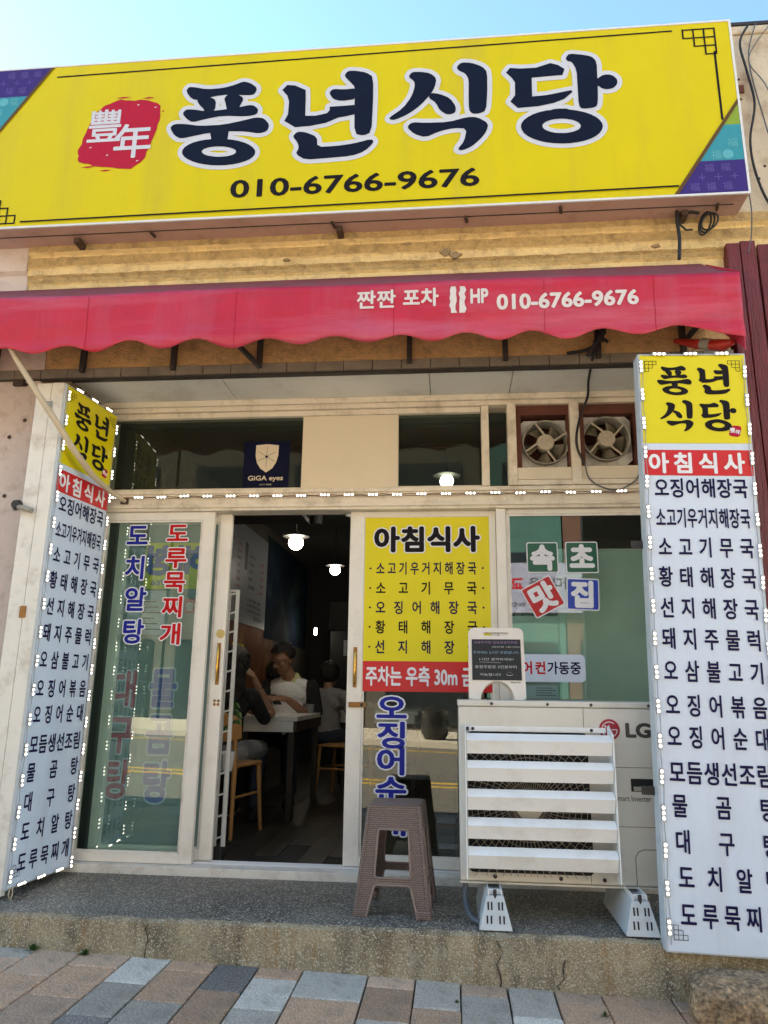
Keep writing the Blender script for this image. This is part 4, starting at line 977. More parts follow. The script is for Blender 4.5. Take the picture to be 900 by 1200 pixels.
m = MB(); fit(m, 'GiGA eyes', -1.238, -1.020, 2.392, 2.432, g0 - .0012, .02); fit(m, 'CCTV 작동중', -1.165, -1.09, 2.370, 2.380, g0 - .0012, .01); m.build('sticker_text', 'giga_cream', t)

# =================================================================== LED STRINGS
led_me = {}
def led_mesh():
    m = MB(); m.box(-.033, .033, -.005, 0, -.0075, .0075, 0)
    for dx in (-.021, 0, .021): m.lathe([(.0052, -.005), (.0048, -.0075), (.0032, -.0092), (.0012, -.0100)], (dx, 0, 0), 8, 'y', 1)
    me = bpy.data.meshes.new('led_module'); me.from_pydata(m.v, [], m.f); me.materials.append(M['led_base']); me.materials.append(M['led'])
    me.polygons.foreach_set('material_index', m.mi)
    bm = bmesh.new(); bm.from_mesh(me); bmesh.ops.recalc_face_normals(bm, faces=bm.faces); bm.to_mesh(me); bm.free()
    return me
LED = led_mesh()
def leds(par, spots):   # spots in the parent's own space: (x, y, z, turn)
    for x, y, z, a in spots:
        o = bpy.data.objects.new('led_module', LED); C.objects.link(o); o.parent = par
        o.location = (x, y, z); o.rotation_euler = (0, a, 0)
st = thing('led_string', 'string of small white light modules along the rail over the doors', 'light string', (-.5, -.055, 2.285))
rl2 = random.Random(8)
leds(st, [(-2.04 + .5 + i * .1435, 0, .003 * rl2.uniform(-1, 1) + .006, rl2.uniform(-.03, .03)) for i in range(22)])
m = MB().tube([(-2.10 + i * .05, -.056 + .0, 2.291 + .004 * math.sin(i * 1.9)) for i in range(65)], .0022, 5)
m.tube([(-2.10 + i * .05, -.056 + .0, 2.284 + .003 * math.sin(i * 1.3)) for i in range(65)], .0018, 5); m.build('wire', 'brass_d', st)

# =================================================================== LIT MENU SIGNS
def lightbox(label, loc, rot, W, H, D):
    t = thing('menu_lightbox', label, 'sign', loc, rot, 'pair of tall menu lightboxes')
    MB().box(0, W, 0, D, 0, H).build('box', 'lightbox_side', t, local=True, bevel=.004)
    y0 = -.0015; m = .008
    MB().box(m, W - m, y0, y0 + .001, m, H - m).build('face_sheet', 'lightbox_face', t, local=True)
    a, b, c = y0 - .0015, y0 - .0030, y0 - .0045
    k = MB(); flat(k, [(m, H - .455), (W - m, H - .455), (W - m, H - m), (m, H - m)], a); k.build('yellow_field', 'yellow_side', t, local=True)
    k = MB(); flat(k, [(m, H - .612), (W - m, H - .612), (W - m, H - .488), (m, H - .488)], a); k.build('red_field', 'lightbox_red', t, local=True)
    for key, cx, cz in (('pung', .165, H - .140), ('nyeon', .345, H - .134), ('sik', .165, H - .318), ('dang', .355, H - .318)):
        k = MB(); put(k, brush(key), cx, cz, .268, .262, *BB[key], b); k.build('letter', 'black_print', t, local=True)
    k = MB(); flat(k, [(p[0], p[1]) for p in [(W - .075 + (x + 1.96) * .115, H - .395 + (z - 4.39) * .115) for x, z in seal]], b); k.build('seal', 'seal', t, local=True)
    for ch, xa, za in (('豐', W - .099, H - .403), ('年', W - .075, H - .412)):
        k = MB(); fit(k, ch, xa, xa + .024, za, za + .024, c, .02); k.build('seal_character', 'white_print', t, local=True)
    k = MB(); lattice(k, W - .085, H - .04, .018, .0022, b); 
    lattice(k, .085, H - .04, .018, .0022, b, -1, 1); lattice(k, .085, .05, .018, .0022, b, -1, -1); k.build('border_line', 'black_print', t, local=True)
    letters(t, '아침식사', .025, W - .045, H - .552, .092, .094, b, .035, 'white_print', 'heading_letter', True)
    lines = [('오징어해장국', 2.093, .066, .046, .46), ('소고기우거지해장국', 1.952, .044, .046, .46), ('소고기무국', 1.816, .060, .05, .465), ('황태해장국', 1.680, .062, .045, .465),
             ('선지해장국', 1.542, .062, .045, .465), ('돼지주물럭', 1.407, .062, .045, .465), ('오삼불고기', 1.268, .060, .045, .465), ('오징어볶음', 1.124, .060, .045, .465),
             ('오징어순대', .994, .060, .045, .465), ('모듬생선조림', .849, .066, .045, .465), ('물곰탕', .717, .064, .05, .465), ('대구탕', .578, .064, .055, .465),
             ('도치알탕', .442, .064, .06, .465), ('도루묵찌개', .303, .064, .06, .465)]
    for s, z, w, xa, xb in lines:
        letters(t, s, xa, xb, z - .160 + (H - 2.605), w, .088, b, .022, 'menu_print', local=True)
    spots = []
    yl = -.008
    for i in range(18):
        z = H - .07 - i * .1435
        if z > .04:
            spots.append((.013, yl, z, R(90) + rl2.uniform(-.05, .05))); spots.append((W - .012, yl, z - .03, R(90) + rl2.uniform(-.05, .05)))
    for i in range(3):
        spots.append((.10 + i * .145, yl, H - .006, rl2.uniform(-.04, .04)))
    k = MB()
    for x in (.018, W - .017): k.tube([(x + .003 * math.sin(i), yl + .004, .03 + i * (H - .06) / 60) for i in range(61)], .0016, 4)
    k.tube([(.02 + i * (W - .04) / 12, yl + .004, H - .010) for i in range(13)], .0016, 4)
    return t, spots, k
Wb, Hb = .500, 2.605
# right box: stands in front of the step, leaning a touch to the right
rb, sp, k = lightbox('tall menu lightbox facing the street in front of the air conditioner', (.842, -.85, .160), Matrix.Rotation(R(1.35), 4, 'Y'), Wb, Hb, .085)
leds(rb, sp); k.build('wire', 'led_base', rb, local=True)
for za in (1.66, .585): MB().box(-.052, -.001, .06, .075, za, za + .035).build('hinge_bracket', 'darksteel', rb, local=True)
# left box: turned to face the doorway
lb, sp, k = lightbox('tall menu lightbox turned towards the doorway beside the left pillar', (-2.108, -.625, .226), Matrix.Rotation(math.atan2(.495, .058), 4, 'Z'), Wb, 2.57, .05)
leds(lb, sp + [(.10 + i * .145, -.008, .012, rl2.uniform(-.04, .04)) for i in range(3)]); k.build('wire', 'led_base', lb, local=True)
MB().tube([(.03, -.004, .01), (.02, -.006, -.02), (.035, -.008, -.045), (.05, -.006, -.02), (.045, -.004, .01)], .003, 6).build('wire_loop', 'pole', lb, local=True)
# white hinged shutter leaf beside the left box
sh_ = thing('shutter_leaf', 'pair of narrow white hinged shutter boards beside the left menu lightbox', 'shutter', (-2.2, -.6, .2))
MB().box(-2.282, -2.198, -.622, -.590, .20, 2.80).build('board', 'white2', sh_, bevel=.003)
MB().box(-2.194, -2.125, -.626, -.590, .20, 2.80).build('board', 'white2', sh_, bevel=.003)
for z in (1.535, 2.66, .5): MB().box(-2.212, -2.178, -.632, -.6255, z - .03, z + .03).build('hinge', 'brass_d' if z == 1.535 else 'led_base', sh_, bevel=.002)
MB().tube([(-2.36, -.56, 2.10), (-2.28, -.645, 2.085), (-2.205, -.645, 2.065)], .014, 8).build('latch_bar', 'fan_grey', sh_)
MB().lathe([(.02, 0), (.03, -.01), (.022, -.035)], (-2.30, -.62, 2.10), 10, 'y').build('latch_knob', 'darksteel', sh_)
for x, z in ((-2.52, 2.55), (-2.46, 2.87), (-2.50, 2.87), (-2.50, 2.2), (-2.44, 2.65)):
    MB().lathe([(.010, 0), (.012, -.003), (.004, -.006)], (x, -.4505, z), 8, 'y').build('rusty_bolt', 'rust', bld)
MB().box(-2.53, -2.47, -.475, -.4505, 2.86, 2.895).build('iron_clip', 'rust', bld)

# =================================================================== FANS
def fan(cx, cz, label, rotdeg):
    t = thing('extractor_fan', label, 'fan', (cx, .0, cz), group='extractor fans over the right window')
    m = MB(); n = 28; rin, rout = .128, .149
    inner = arc(0, 0, .132, 0, 360 - 360 / n, n - 1); Y0 = .035
    sq = []
    for i in range(n):
        a = 2 * math.pi * i / n; c, s = math.cos(a), math.sin(a); q = .152 / max(abs(c), abs(s)); sq.append((c * q, s * q))
    for i in range(n):
        j = (i + 1) % n
        P = [inner[i], inner[j], sq[j], sq[i]]
        m.prism(P, Y0, Y0 + .006)
    m.build('mount_plate', 'fan_plate', t, local=True)
    m = MB(); m.lathe([(.133, .03), (.140, -.012), (.137, -.018), (.130, -.014), (.124, .03), (.124, .09), (.131, .09)], (0, 0, 0), 36, 'y'); m.f = m.f[:-2]; m.mi = m.mi[:-2]
    for i in range(36): m.f.append((i, (i + 1) % 36, 6 * 36 + (i + 1) % 36, 6 * 36 + i)); m.mi.append(0)
    m.build('shroud_ring', 'fan_grey', t, local=True, smooth=45)
    MB().lathe([(.050, .03), (.052, -.004), (.048, -.016), (.030, -.022), (.028, -.020), (.012, -.023)], (0, 0, 0), 26, 'y').build('hub', 'fan_hub', t, local=True, smooth=35)
    for k in range(4):
        a = R(rotdeg + 90 * k); pts = []
        for i in range(6):
            r = .048 + .082 * i / 5; b = a + .25 * math.sin(i / 5 * 1.6)
            pts.append((r * math.cos(b), -.012 + .004 * i / 5, r * math.sin(b)))
        MB().tube(pts, [.008, .007, .006, .006, .006, .007], 6).build('guard_arm', 'fan_hub', t, local=True, smooth=50)
    for k in range(5):
        a = R(rotdeg + 20 + 72 * k); V = []; F = []
        for i in range(5):
            r = .045 + .075 * i / 4; w = .30 + .12 * i / 4
            for j in range(4):
                b = a + w * (j / 3 - .5) * 2.1; V.append((r * math.cos(b), .055 - .035 * (j / 3 - .5) * 1.6, r * math.sin(b)))
        for i in range(4):
            for j in range(3): F.append((i * 4 + j, i * 4 + j + 1, i * 4 + j + 5, i * 4 + j + 4))
        m = MB().add(V, F); o = m.build('blade', 'fan_blade', t, local=True, smooth=60); s_ = o.modifiers.new('t', 'SOLIDIFY'); s_.thickness = .002
    MB().lathe([(.03, .06), (.03, .13), (.01, .135)], (0, 0, 0), 14, 'y').build('motor', 'fan_grey', t, local=True)
    return t
fan(.562, 2.612, 'grimy extractor fan in the left of two boxes above the window stickers', 100)
fan(.918, 2.628, 'grimy extractor fan in the right box beside the tall menu sign', 115)

# =================================================================== CABLES
def cable(label, pts, r, mat='blackwire', name='cable', cat='cable', n=7):
    # smooth through the points
    P = [Vector(p) for p in pts]; out = []
    for i in range(len(P) - 1):
        p0 = P[max(i - 1, 0)]; p1 = P[i]; p2 = P[i + 1]; p3 = P[min(i + 2, len(P) - 1)]
        for k in range(6):
            t = k / 6; out.append(.5 * ((2 * p1) + (-p0 + p2) * t + (2 * p0 - 5 * p1 + 4 * p2 - p3) * t * t + (-p0 + 3 * p1 - 3 * p2 + p3) * t ** 3))
    out.append(P[-1])
    o = MB().tube(out, r, n).build(name, mat, None, smooth=60); tag(o, label, cat); return o
cable('black cable running down from the awning strut past the right of two fans', [(.80, -.50, 3.08), (.785, -.49, 2.99), (.77, -.475, 2.93), (.775, -.30, 2.875), (.80, -.12, 2.85), (.765, -.075, 2.76), (.733, -.075, 2.63), (.738, -.07, 2.54), (.77, -.065, 2.47)], .0075)
cable('thin grey wire drooping below the right fan', [(.775, -.06, 2.47), (.79, -.06, 2.38), (.85, -.06, 2.325), (.95, -.06, 2.30), (1.05, -.06, 2.35), (1.08, -.06, 2.4)], .004, 'greywire', 'wire', 'wire')
cable('black cable hanging from the signboard bracket down behind the awning', [(1.262, -.53, 3.77), (1.258, -.53, 3.70), (1.262, -.53, 3.6), (1.25, -.53, 3.47)], .010)
m = MB()
for k in range(3): m.tube([(1.405 + (.030 + .006 * k) * math.cos(t) + .010 * k + .02 * math.sin(t), -.53 - .008 * k, 3.685 + (.072 - .01 * k) * math.sin(t)) for t in [2 * math.pi * i / 16 for i in range(17)]], .0055, 6)
m.tube([(1.27, -.53, 3.745), (1.27, -.535, 3.68), (1.30, -.535, 3.645), (1.335, -.53, 3.65)], .006, 6); m.tube([(1.29, -.53, 3.75), (1.34, -.53, 3.76), (1.38, -.53, 3.75)], .009, 6)
o = m.build('cable_coil', 'blackwire', None, smooth=60); tag(o, 'coiled black cable hanging under the right end of the signboard', 'cable')
m = MB()
for k in range(7):
    t = .5 * k; m.tube([(.79 + .03 * math.sin(t + i * .9) + .008 * k, -.51 - .006 * (k % 3), 3.10 - i * .025) for i in range(5)], .008, 6)
m.tube([(.80, -.50, 3.0), (.74, -.50, 2.965), (.70, -.50, 2.955), (.63, -.49, 2.952)], .009, 6)
o = m.build('cable_bundle', 'blackwire', None, smooth=60); tag(o, 'tangled black cable bundle tied round an awning strut', 'cable')
for i, (lab, pts, r) in enumerate((
    ('thick dark wire sagging down the cream wall right of the signboard', [(1.795, -.47, 5.06), (1.735, -.47, 4.93), (1.755, -.47, 4.72), (1.775, -.47, 4.50), (1.725, -.47, 4.25), (1.735, -.47, 4.02), (1.80, -.47, 3.80), (1.93, -.50, 3.62)], .007),
    ('thin wire hanging nearly straight down the cream wall', [(1.84, -.465, 5.07), (1.775, -.465, 4.80), (1.83, -.465, 4.3), (1.88, -.465, 3.9), (1.93, -.51, 3.66)], .004),
    ('thin wire bowing furthest right on the cream wall', [(1.93, -.465, 5.07), (1.775, -.466, 4.82), (1.86, -.465, 4.60), (1.92, -.465, 4.2), (1.93, -.465, 3.85)], .003),
    ('short thin wire hanging beside the signboard end over the cornice', [(1.655, -.53, 3.86), (1.66, -.525, 3.75), (1.645, -.52, 3.60), (1.62, -.52, 3.50)], .0035))):
    cable(lab, pts, r, 'greywire' if i else 'blackwire', 'wall_wire', 'wire', 5)
MB().box(1.70, 1.735, -.452, -.4405, 4.60, 4.65).build('rust_plate', 'oxide', bld); 
for x, z in ((1.715, 4.70), (1.715, 4.56), (1.80, 4.10), (1.76, 4.02)): MB().lathe([(.009, 0), (.006, -.004)], (x, -.4405, z), 8, 'y').build('rusty_bolt', 'rust', bld)
t = thing('folded_red_cover', 'red plastic cover tucked under the right end of the awning', 'cover', (1.33, -.7, 2.85))
MB().tube([(1.20, -.50, 3.0), (1.27, -.60, 2.93), (1.36, -.72, 2.86), (1.385, -.77, 2.85)], [.012, .026, .03, .015], 10).build('sleeve', 'redcone', t, smooth=60)
MB().tube([(1.29, -.63, 2.915), (1.32, -.67, 2.89)], .030, 10).build('band', 'fan_grey', t, smooth=60)

# =================================================================== AIR CONDITIONER
ac = thing('air_conditioner', 'large cream outdoor air conditioner unit with a slatted louvre on its front', 'air conditioner', (.5, -.45, .333))
AY = -.60
MB().box(.024, .985, AY, -.27, .340, 1.098).build('casing', 'ac', ac, bevel=.008)
MB().box(.020, .989, AY - .004, -.266, 1.099, 1.127).build('top_cover', 'ac', ac, bevel=.006)
MB().box(.022, .987, AY - .002, -.268, .331, .3385).build('base_pan', 'ac', ac)
m = MB()
for x in (.18, .44, .64, .90): m.lathe([(.007, 0), (.007, -.002), (.003, -.004)], (x, AY - .0042, 1.112), 10, 'y')
for x in (.18, .47, .66): m.lathe([(.009, 0), (.009, -.003), (.003, -.005)], (x, AY - .0015, .362), 10, 'y')
m.build('screw', 'darksteel', ac)
m = MB(); m.box(.6015, .6035, AY - .0012, AY + .001, .345, 1.096)
for z in (.838, .585): m.box(.604, .984, AY - .0012, AY + .001, z - .001, z + .001)
m.tube([(.80, AY - .0005, .345), (.80, AY - .0005, .46), (.815, AY - .0005, .483), (.84, AY - .0005, .492), (.98, AY - .0005, .492)], .0016, 4)
m.build('panel_seam', 'lggrey', ac)
m = MB().box(.80, .90, AY - .002, AY + .0, .735, .790); m.build('handle_recess', 'ac_dark', ac); MB().box(.81, .89, AY - .006, AY - .0022, .738, .757).build('handle_lip', 'fan_grey', ac, bevel=.002)
# grille: dark opening, fan, rings and spokes
gx, gz_, gr = .340, .665, .305
m = MB(); m.prism(rrect(.065, .615, .378, .985, .02, 3), AY - .003, AY - .0012); m.build('grille_opening', 'ac_dark', ac)
m = MB()
for k in range(11):
    r = .075 + .0265 * k
    run = []
    for i in range(67):
        t = 2 * math.pi * i / 66 + math.pi / 4; x_, z_ = gx + r * math.cos(t), gz_ + r * math.sin(t)
        if .072 < x_ < .608 and .385 < z_ < .978: run.append((x_, AY - .012 - .004 * math.cos(r * 5), z_))
        elif run:
            if len(run) > 2: m.tube(run, .0017, 4)
            run = []
    if len(run) > 2: m.tube(run, .0017, 4)
for k in range(64):
    a = 2 * math.pi * k / 64
    # spokes run out to the square edge
    c, s = math.cos(a), math.sin(a); q = min(.27 / max(abs(c), 1e-3), .30 / max(abs(s), 1e-3))
    sw = .22; m.tube([(gx + .06 * math.cos(a - sw), AY - .014, gz_ + .06 * math.sin(a - sw)), (gx + .16 * math.cos(a - sw * .4), AY - .015, gz_ + .16 * math.sin(a - sw * .4)), (gx + q * c, AY - .009, gz_ + q * s)], .0016, 4)
m.build('fan_grille', 'ac_wire', ac)['kind'] = 'stuff'
MB().lathe([(.062, 0), (.062, -.008), (.045, -.014), (.01, -.016)], (gx, AY - .010, gz_), 28, 'y').build('grille_badge', 'ac', ac, smooth=40)
m = MB().box(.056, .70, AY - .009, AY - .0045, .986, 1.010); m.build('louvre_top_bar', 'ac_white', ac, bevel=.002)
MB().box(.052, .072, AY - .019, AY - .0095, .99, 1.006).build('bracket', 'darksteel', ac); 
m = MB(); m.lathe([(.008, 0), (.003, -.003)], (.09, AY - .0095, .998), 10, 'y'); m.lathe([(.008, 0), (.003, -.003)], (.635, AY - .0095, .998), 10, 'y'); m.build('louvre_knob', 'darksteel', ac)
LY = -.725
for x0 in (.052, .706):
    m = MB(); m.prism([(AY - .002, .362), (AY - .002, 1.012), (AY - .03, 1.020), (LY + .004, .985), (LY + .004, .372)], x0, x0 + .005, 'x')
    m.build('louvre_side_plate', 'ac_white', ac)
for z in (.979, .861, .739, .619, .498):
    m = MB(); m.prism([(LY + .040, z + .003), (LY + .001, z - .026), (LY + .030, z - .086), (LY + .033, z - .086), (LY + .005, z - .026), (LY + .042, z)], .059, .704, 'x')
    m.build('louvre_slat', 'ac_white', ac, bevel=.0015)
# round logo and maker's letters
MB().lathe([(.047, 0), (.047, -.002), (.044, -.003)], (.718, AY - .0004, 1.003), 36, 'y').build('logo_disc', 'lgred', ac, smooth=30)
yl_ = AY - .0042
m = MB()
ring = [(.718 + .034 * math.cos(R(a)), 1.003 + .034 * math.sin(R(a))) for a in range(50, 361, 10)]
for i in range(len(ring) - 1): line(m, ring[i], ring[i + 1], .0034, yl_)
line(m, (.752, 1.003), (.728, 1.003), .0034, yl_ - .0004)
line(m, (.716, 1.022), (.716, .985), .0036, yl_ - .0004); line(m, (.7142, .985), (.728, .985), .0036, yl_ - .0008)
flat(m, arc(.700, 1.017, .0045, 0, 330, 11), yl_ - .0004); m.build('logo_mark', 'white_print', ac)
m = MB(); fit(m, 'LG', .790, .905, .968, 1.035, AY - .0016, .045); m.build('maker_letters', 'lggrey', ac)
m = MB(); fit(m, 'Smart Inverter', .726, .885, .693, .718, AY - .0016, .0); m.build('maker_text', 'lggrey', ac)

def stand(cx, label):
    t = thing('ac_stand', label, 'stand', (cx, -.5, .19), group='perforated metal stands under the air conditioner')
    zf = .19; zt = .328
    Yf, Yb = -.775, -.28
    V = [(cx - .070, Yf, zf), (cx + .070, Yf, zf), (cx + .036, Yf + .03, zt - .01), (cx - .036, Yf + .03, zt - .01),
         (cx - .070, Yb, zf), (cx + .070, Yb, zf), (cx + .036, Yb, zt - .01), (cx - .036, Yb, zt - .01)]
    MB().add(V, [(0, 1, 2, 3), (5, 4, 7, 6), (4, 0, 3, 7), (1, 5, 6, 2), (3, 2, 6, 7), (4, 5, 1, 0)]).build('stand_body', 'tinbox', t, bevel=.003)
    for r in range(2):
        for x in (-.035, -.018, .018, .035):
            z0 = zf + .025 + r * .05; f = lambda z: Yf + .03 * (z - zf) / (zt - .01 - zf) - .0012
            x2 = x * (.85 if r else 1)
            MB().add([(cx + x2 - .0035, f(z0), z0), (cx + x2 + .0035, f(z0), z0), (cx + x2 + .0035, f(z0 + .03), z0 + .03), (cx + x2 - .0035, f(z0 + .03), z0 + .03)], [(0, 1, 2, 3)]).build('slot', 'ac_dark', t)
    m = MB().box(cx - .028, cx + .028, Yf + .05, Yf + .055, zt - .008, zt + .012); m.box(cx - .03, cx - .026, Yf + .03, Yb, zt - .009, zt + .013); m.box(cx + .026, cx + .03, Yf + .03, Yb, zt - .009, zt + .013)
    m.build('channel', 'ac_white', t)
    MB().tube([(cx, Yf + .035, zt + .012), (cx, Yf + .035, zt - .045)], .008, 8).build('bolt', 'darksteel', t)
stand(.170, 'left perforated metal stand under the air conditioner'); stand(.775, 'right perforated metal stand under the air conditioner beside the tall sign')
cable('grey hose curling under the left end of the air conditioner', [(.050, -.57, .335), (.045, -.60, .26), (.07, -.66, .21), (.13, -.72, .199), (.2, -.74, .199)], .012, 'greywire', 'drain_hose', 'hose', 9)

# =================================================================== CHALKBOARD
cb = thing('chalkboard_stand', 'small cream plastic A frame chalkboard with handwritten notes on the air conditioner', 'chalkboard', (.218, -.45, 1.127), Matrix.Rotation(R(-7), 4, 'X'))
out = [(-.140, .004)] + arc(-.120, .012, .012, 180, 270, 3)[1:] + [(-.085, 0)]
out += arc(0, .0, .082, 180, 0, 12, .092) + [(.085, 0), (.125, 0), (.140, .008)]
out += arc(.108, .328, .030, 0, 90, 6) + arc(-.108, .328, .030, 90, 180, 6)
def holed(outer, hole, y0, y1, name, mat, par, local=True):
    """plate with a hole, real thickness"""
    V = [Vector(p) for p in outer] + [Vector(p) for p in hole]; n = len(outer); k = len(hole)
    r = delaunay_2d_cdt(V, [(i, (i + 1) % n) for i in range(n)] + [(n + i, n + (i + 1) % k) for i in range(k)], [], 2, 1e-6)
    vs_, es_, fs_ = r[0], r[1], r[2]
    def inside(p, poly):
        c = False
        for i in range(len(poly)):
            a, b = poly[i], poly[i - 1]
            if (a[1] > p[1]) != (b[1] > p[1]) and p[0] < (b[0] - a[0]) * (p[1] - a[1]) / (b[1] - a[1]) + a[0]: c = not c
        return c
    r = delaunay_2d_cdt(V, [(i, (i + 1) % n) for i in range(n)] + [(n + i, n + (i + 1) % k) for i in range(k)], [], 1, 1e-6)
    m = MB(); F = []
    for f in r[2]:
        c = sum((r[0][i] for i in f), Vector((0, 0))) / len(f)
        if inside(c, outer) and not inside(c, hole): F.append(tuple(f))
    N_ = len(r[0])
    m.v = [(p[0], y0, p[1]) for p in r[0]] + [(p[0], y1, p[1]) for p in r[0]]
    m.f = F + [tuple(reversed([i + N_ for i in f])) for f in F]; m.mi = [0] * len(m.f)
    for a, b in boundary(r[0], F): m.f.append((a, b, b + N_, a + N_)); m.mi.append(0)
    return m
slot = rrect(-.062, .062, .318, .334, .006, 3)
holed(out, slot, -.006, .006, '', '', None).build('front_panel', 'board', cb, local=True, bevel=.002)
m = holed(out, slot, .0, .010, '', '', None); m.v = [(x, y + .095 - .25 * z, z) for x, y, z in m.v]; m.build('rear_panel', 'board', cb, local=True)
MB().box(-.122, .122, -.0095, -.0065, .095, .298).build('blackboard', 'chalkboard', cb, local=True)
cy = -.0105
rows_ = [('전용주차장-금호유료주차장', .282, .013, 'chalk_v', -.112, .108), ('(맞은편 1분거리)', .259, .009, 'chalk_w', -.02, .116), ('주차비는 2시간 무료입니다', .232, .014, 'chalk_b', -.116, .110),
         ('1시간 생각하세요?', .198, .013, 'chalk_w', -.085, .085), ('포장주문은 2인분부터', .160, .015, 'chalk_w', -.108, .098), ('가능합니다', .122, .014, 'chalk_w', -.085, .02)]
for s, z, h, mt, xa, xb in rows_:
    m = MB(); fit(m, s, xa, xb, z - h / 2, z + h / 2, cy, -.008); m.build('chalk_text', mt, cb, local=True)
m = MB(); pts = arc(.062, .128, .018, 200, 340, 8, .010)
for i in range(8): line(m, pts[i], pts[i + 1], .0018, cy)
line(m, (.055, .131), (.055, .135), .002, cy); line(m, (.068, .131), (.068, .135), .002, cy)
line(m, (-.085, .184), (.02, .181), .0012, cy); m.build('chalk_smile', 'chalk_w', cb, local=True)
m = MB(); fit(m, 'Happy Day', .065, .115, .080, .090, -.0075, .0); m.build('board_script', 'dkwood', cb, local=True)

# =================================================================== STOOL
sx_, sy_ = -.272, -.485
stl = thing('plastic_stool', 'brown woven plastic stool standing on the step in front of the right door leaf', 'stool', (sx_, sy_, .188), Matrix.Rotation(R(-3), 4, 'Z'))
H = .455; wb, wt = .168, .118
def hw(z): return wb + (wt - wb) * z / H
def side_poly():
    o = [(-hw(0), 0), (-hw(0) + .052, 0), (-hw(.0) + .060, .03), (-.085, .115)] + arc(-.070, .115, .015, 180, 90, 3)[1:] + arc(.070, .115, .015, 90, 0, 3)[:-1] + [(.085, .115), (hw(0) - .060, .03), (hw(0) - .052, 0), (hw(0), 0)]
    o += [(hw(H), H), (-hw(H), H)]
    h = [(-.082, .175)] + arc(-.068, .172, .014, 180, 270, 3) + arc(.068, .172, .014, -90, 0, 3) + [(.082, .175)] + arc(.056, .345, .014, 0, 90, 3) + arc(-.056, .345, .014, 90, 180, 3)
    return o, h
o_, h_ = side_poly()
def side(k, name='side_panel'):
    m = holed(o_, h_, -.002, .002, '', '', None)
    # lean the panel with the taper and turn it round the seat
    V = []
    for x, y, z in m.v:
        q = hw(z) + y; a = R(90 * k); px, py_ = x, -q
        V.append((px * math.cos(a) - py_ * math.sin(a), px * math.sin(a) + py_ * math.cos(a), z))
    m.v = V; m.build(name, 'stool', stl, local=True)
    def edge(pts, r, closed):
        P = []
        for x, z in pts:
            q = hw(z) + .003; a = R(90 * k); P.append((x * math.cos(a) + q * math.sin(a), x * math.sin(a) - q * math.cos(a), z))
        MB().tube(P, r, 7, closed=closed).build('rim', 'stool_rim', stl, local=True, smooth=60)
    edge(h_, .0055, True)
    edge([p for p in o_[1:-3]], .006, False)
for k in range(4): side(k)
MB().prism(rrect(-wt - .004, wt + .004, -wt - .004, wt + .004, .022, 4), H - .006, H + .006, 'z').build('seat', 'stool', stl, local=True, bevel=.005)
for sx in (-1, 1):
    for sy in (-1, 1):
        m = MB().tube([(sx * hw(0) * .985, sy * hw(0) * .985, .0), (sx * hw(H) * .965, sy * hw(H) * .965, H)], [.011, .012], 8); m.build('corner_post', 'stool', stl, local=True, smooth=60)
        m = MB(); cx_, cy_ = sx * (hw(0) - .026), sy * (hw(0) - .026)
        m.box(cx_ - .033, cx_ + .033, cy_ - .033, cy_ + .033, 0, .035); m.build('foot', 'stool', stl, local=True, bevel=.006)

# =================================================================== CONCRETE LUMP and weeds
rk = random.Random(2)
bm = bmesh.new(); bmesh.ops.create_icosphere(bm, subdivisions=5, radius=1)
from mathutils import noise
for v in bm.verts:
    p = v.co.copy(); d = noise.fractal(p * 1.6 + Vector((3, 1, 2)), 1, 2, 5) * .12 + noise.fractal(p * 6, 1, 2, 3) * .035
    q = Vector((math.copysign(abs(p.x) ** .7, p.x), math.copysign(abs(p.y) ** .8, p.y), math.copysign(abs(p.z) ** .6, p.z)))
    v.co = q * (1 + d); v.co = Vector((v.co.x * .22, v.co.y * .13, v.co.z * .125))
me = bpy.data.meshes.new('concrete_lump'); bm.to_mesh(me); bm.free(); me.materials.append(M['rock']); me.shade_smooth()
o = bpy.data.objects.new('concrete_lump', me); C.objects.link(o); o.location = (1.115, -.945, .005)
tag(o, 'rounded weathered concrete lump on the pavement under the right menu lightbox', 'rock')

def weed(name, label, x, y, z, s, seed):
    r = random.Random(seed); m = MB()
    for k in range(26):
        a = r.uniform(0, 6.28); l = s * r.uniform(.5, 1); el = r.uniform(.3, 1.3)
        b = Vector((x + r.uniform(-.2, .2) * s, y + r.uniform(-.1, .05) * s, z)); d = Vector((math.cos(a) * math.cos(el), -abs(math.sin(a)) * math.cos(el), math.sin(el)))
        sd_ = d.cross(Vector((0, 0, 1))).normalized() * l * .13
        m.add([b, b + d * l * .5 + sd_, b + d * l + Vector((0, 0, -.15 * l)), b + d * l * .5 - sd_], [(0, 1, 2, 3)])
    o = m.build(name, 'weed', None); tag(o, label, 'weed'); return o
weed('weed', 'small green weed growing at the foot of the step near the left corner', -1.83, -.81, gz(-1.83), .055, 1)
weed('weed', 'low green weed at the foot of the step, second from the left', -1.60, -.81, gz(-1.60), .045, 2)
weed('weed', 'tiny weed in a paver joint below the stool and air conditioner', -.0, -.99, gz(0), .02, 3)
weed('weed', 'tiny weed in a paver joint towards the right sign', .56, -1.0, gz(.56), .03, 4)

# =================================================================== INDOORS
FZ = .2105
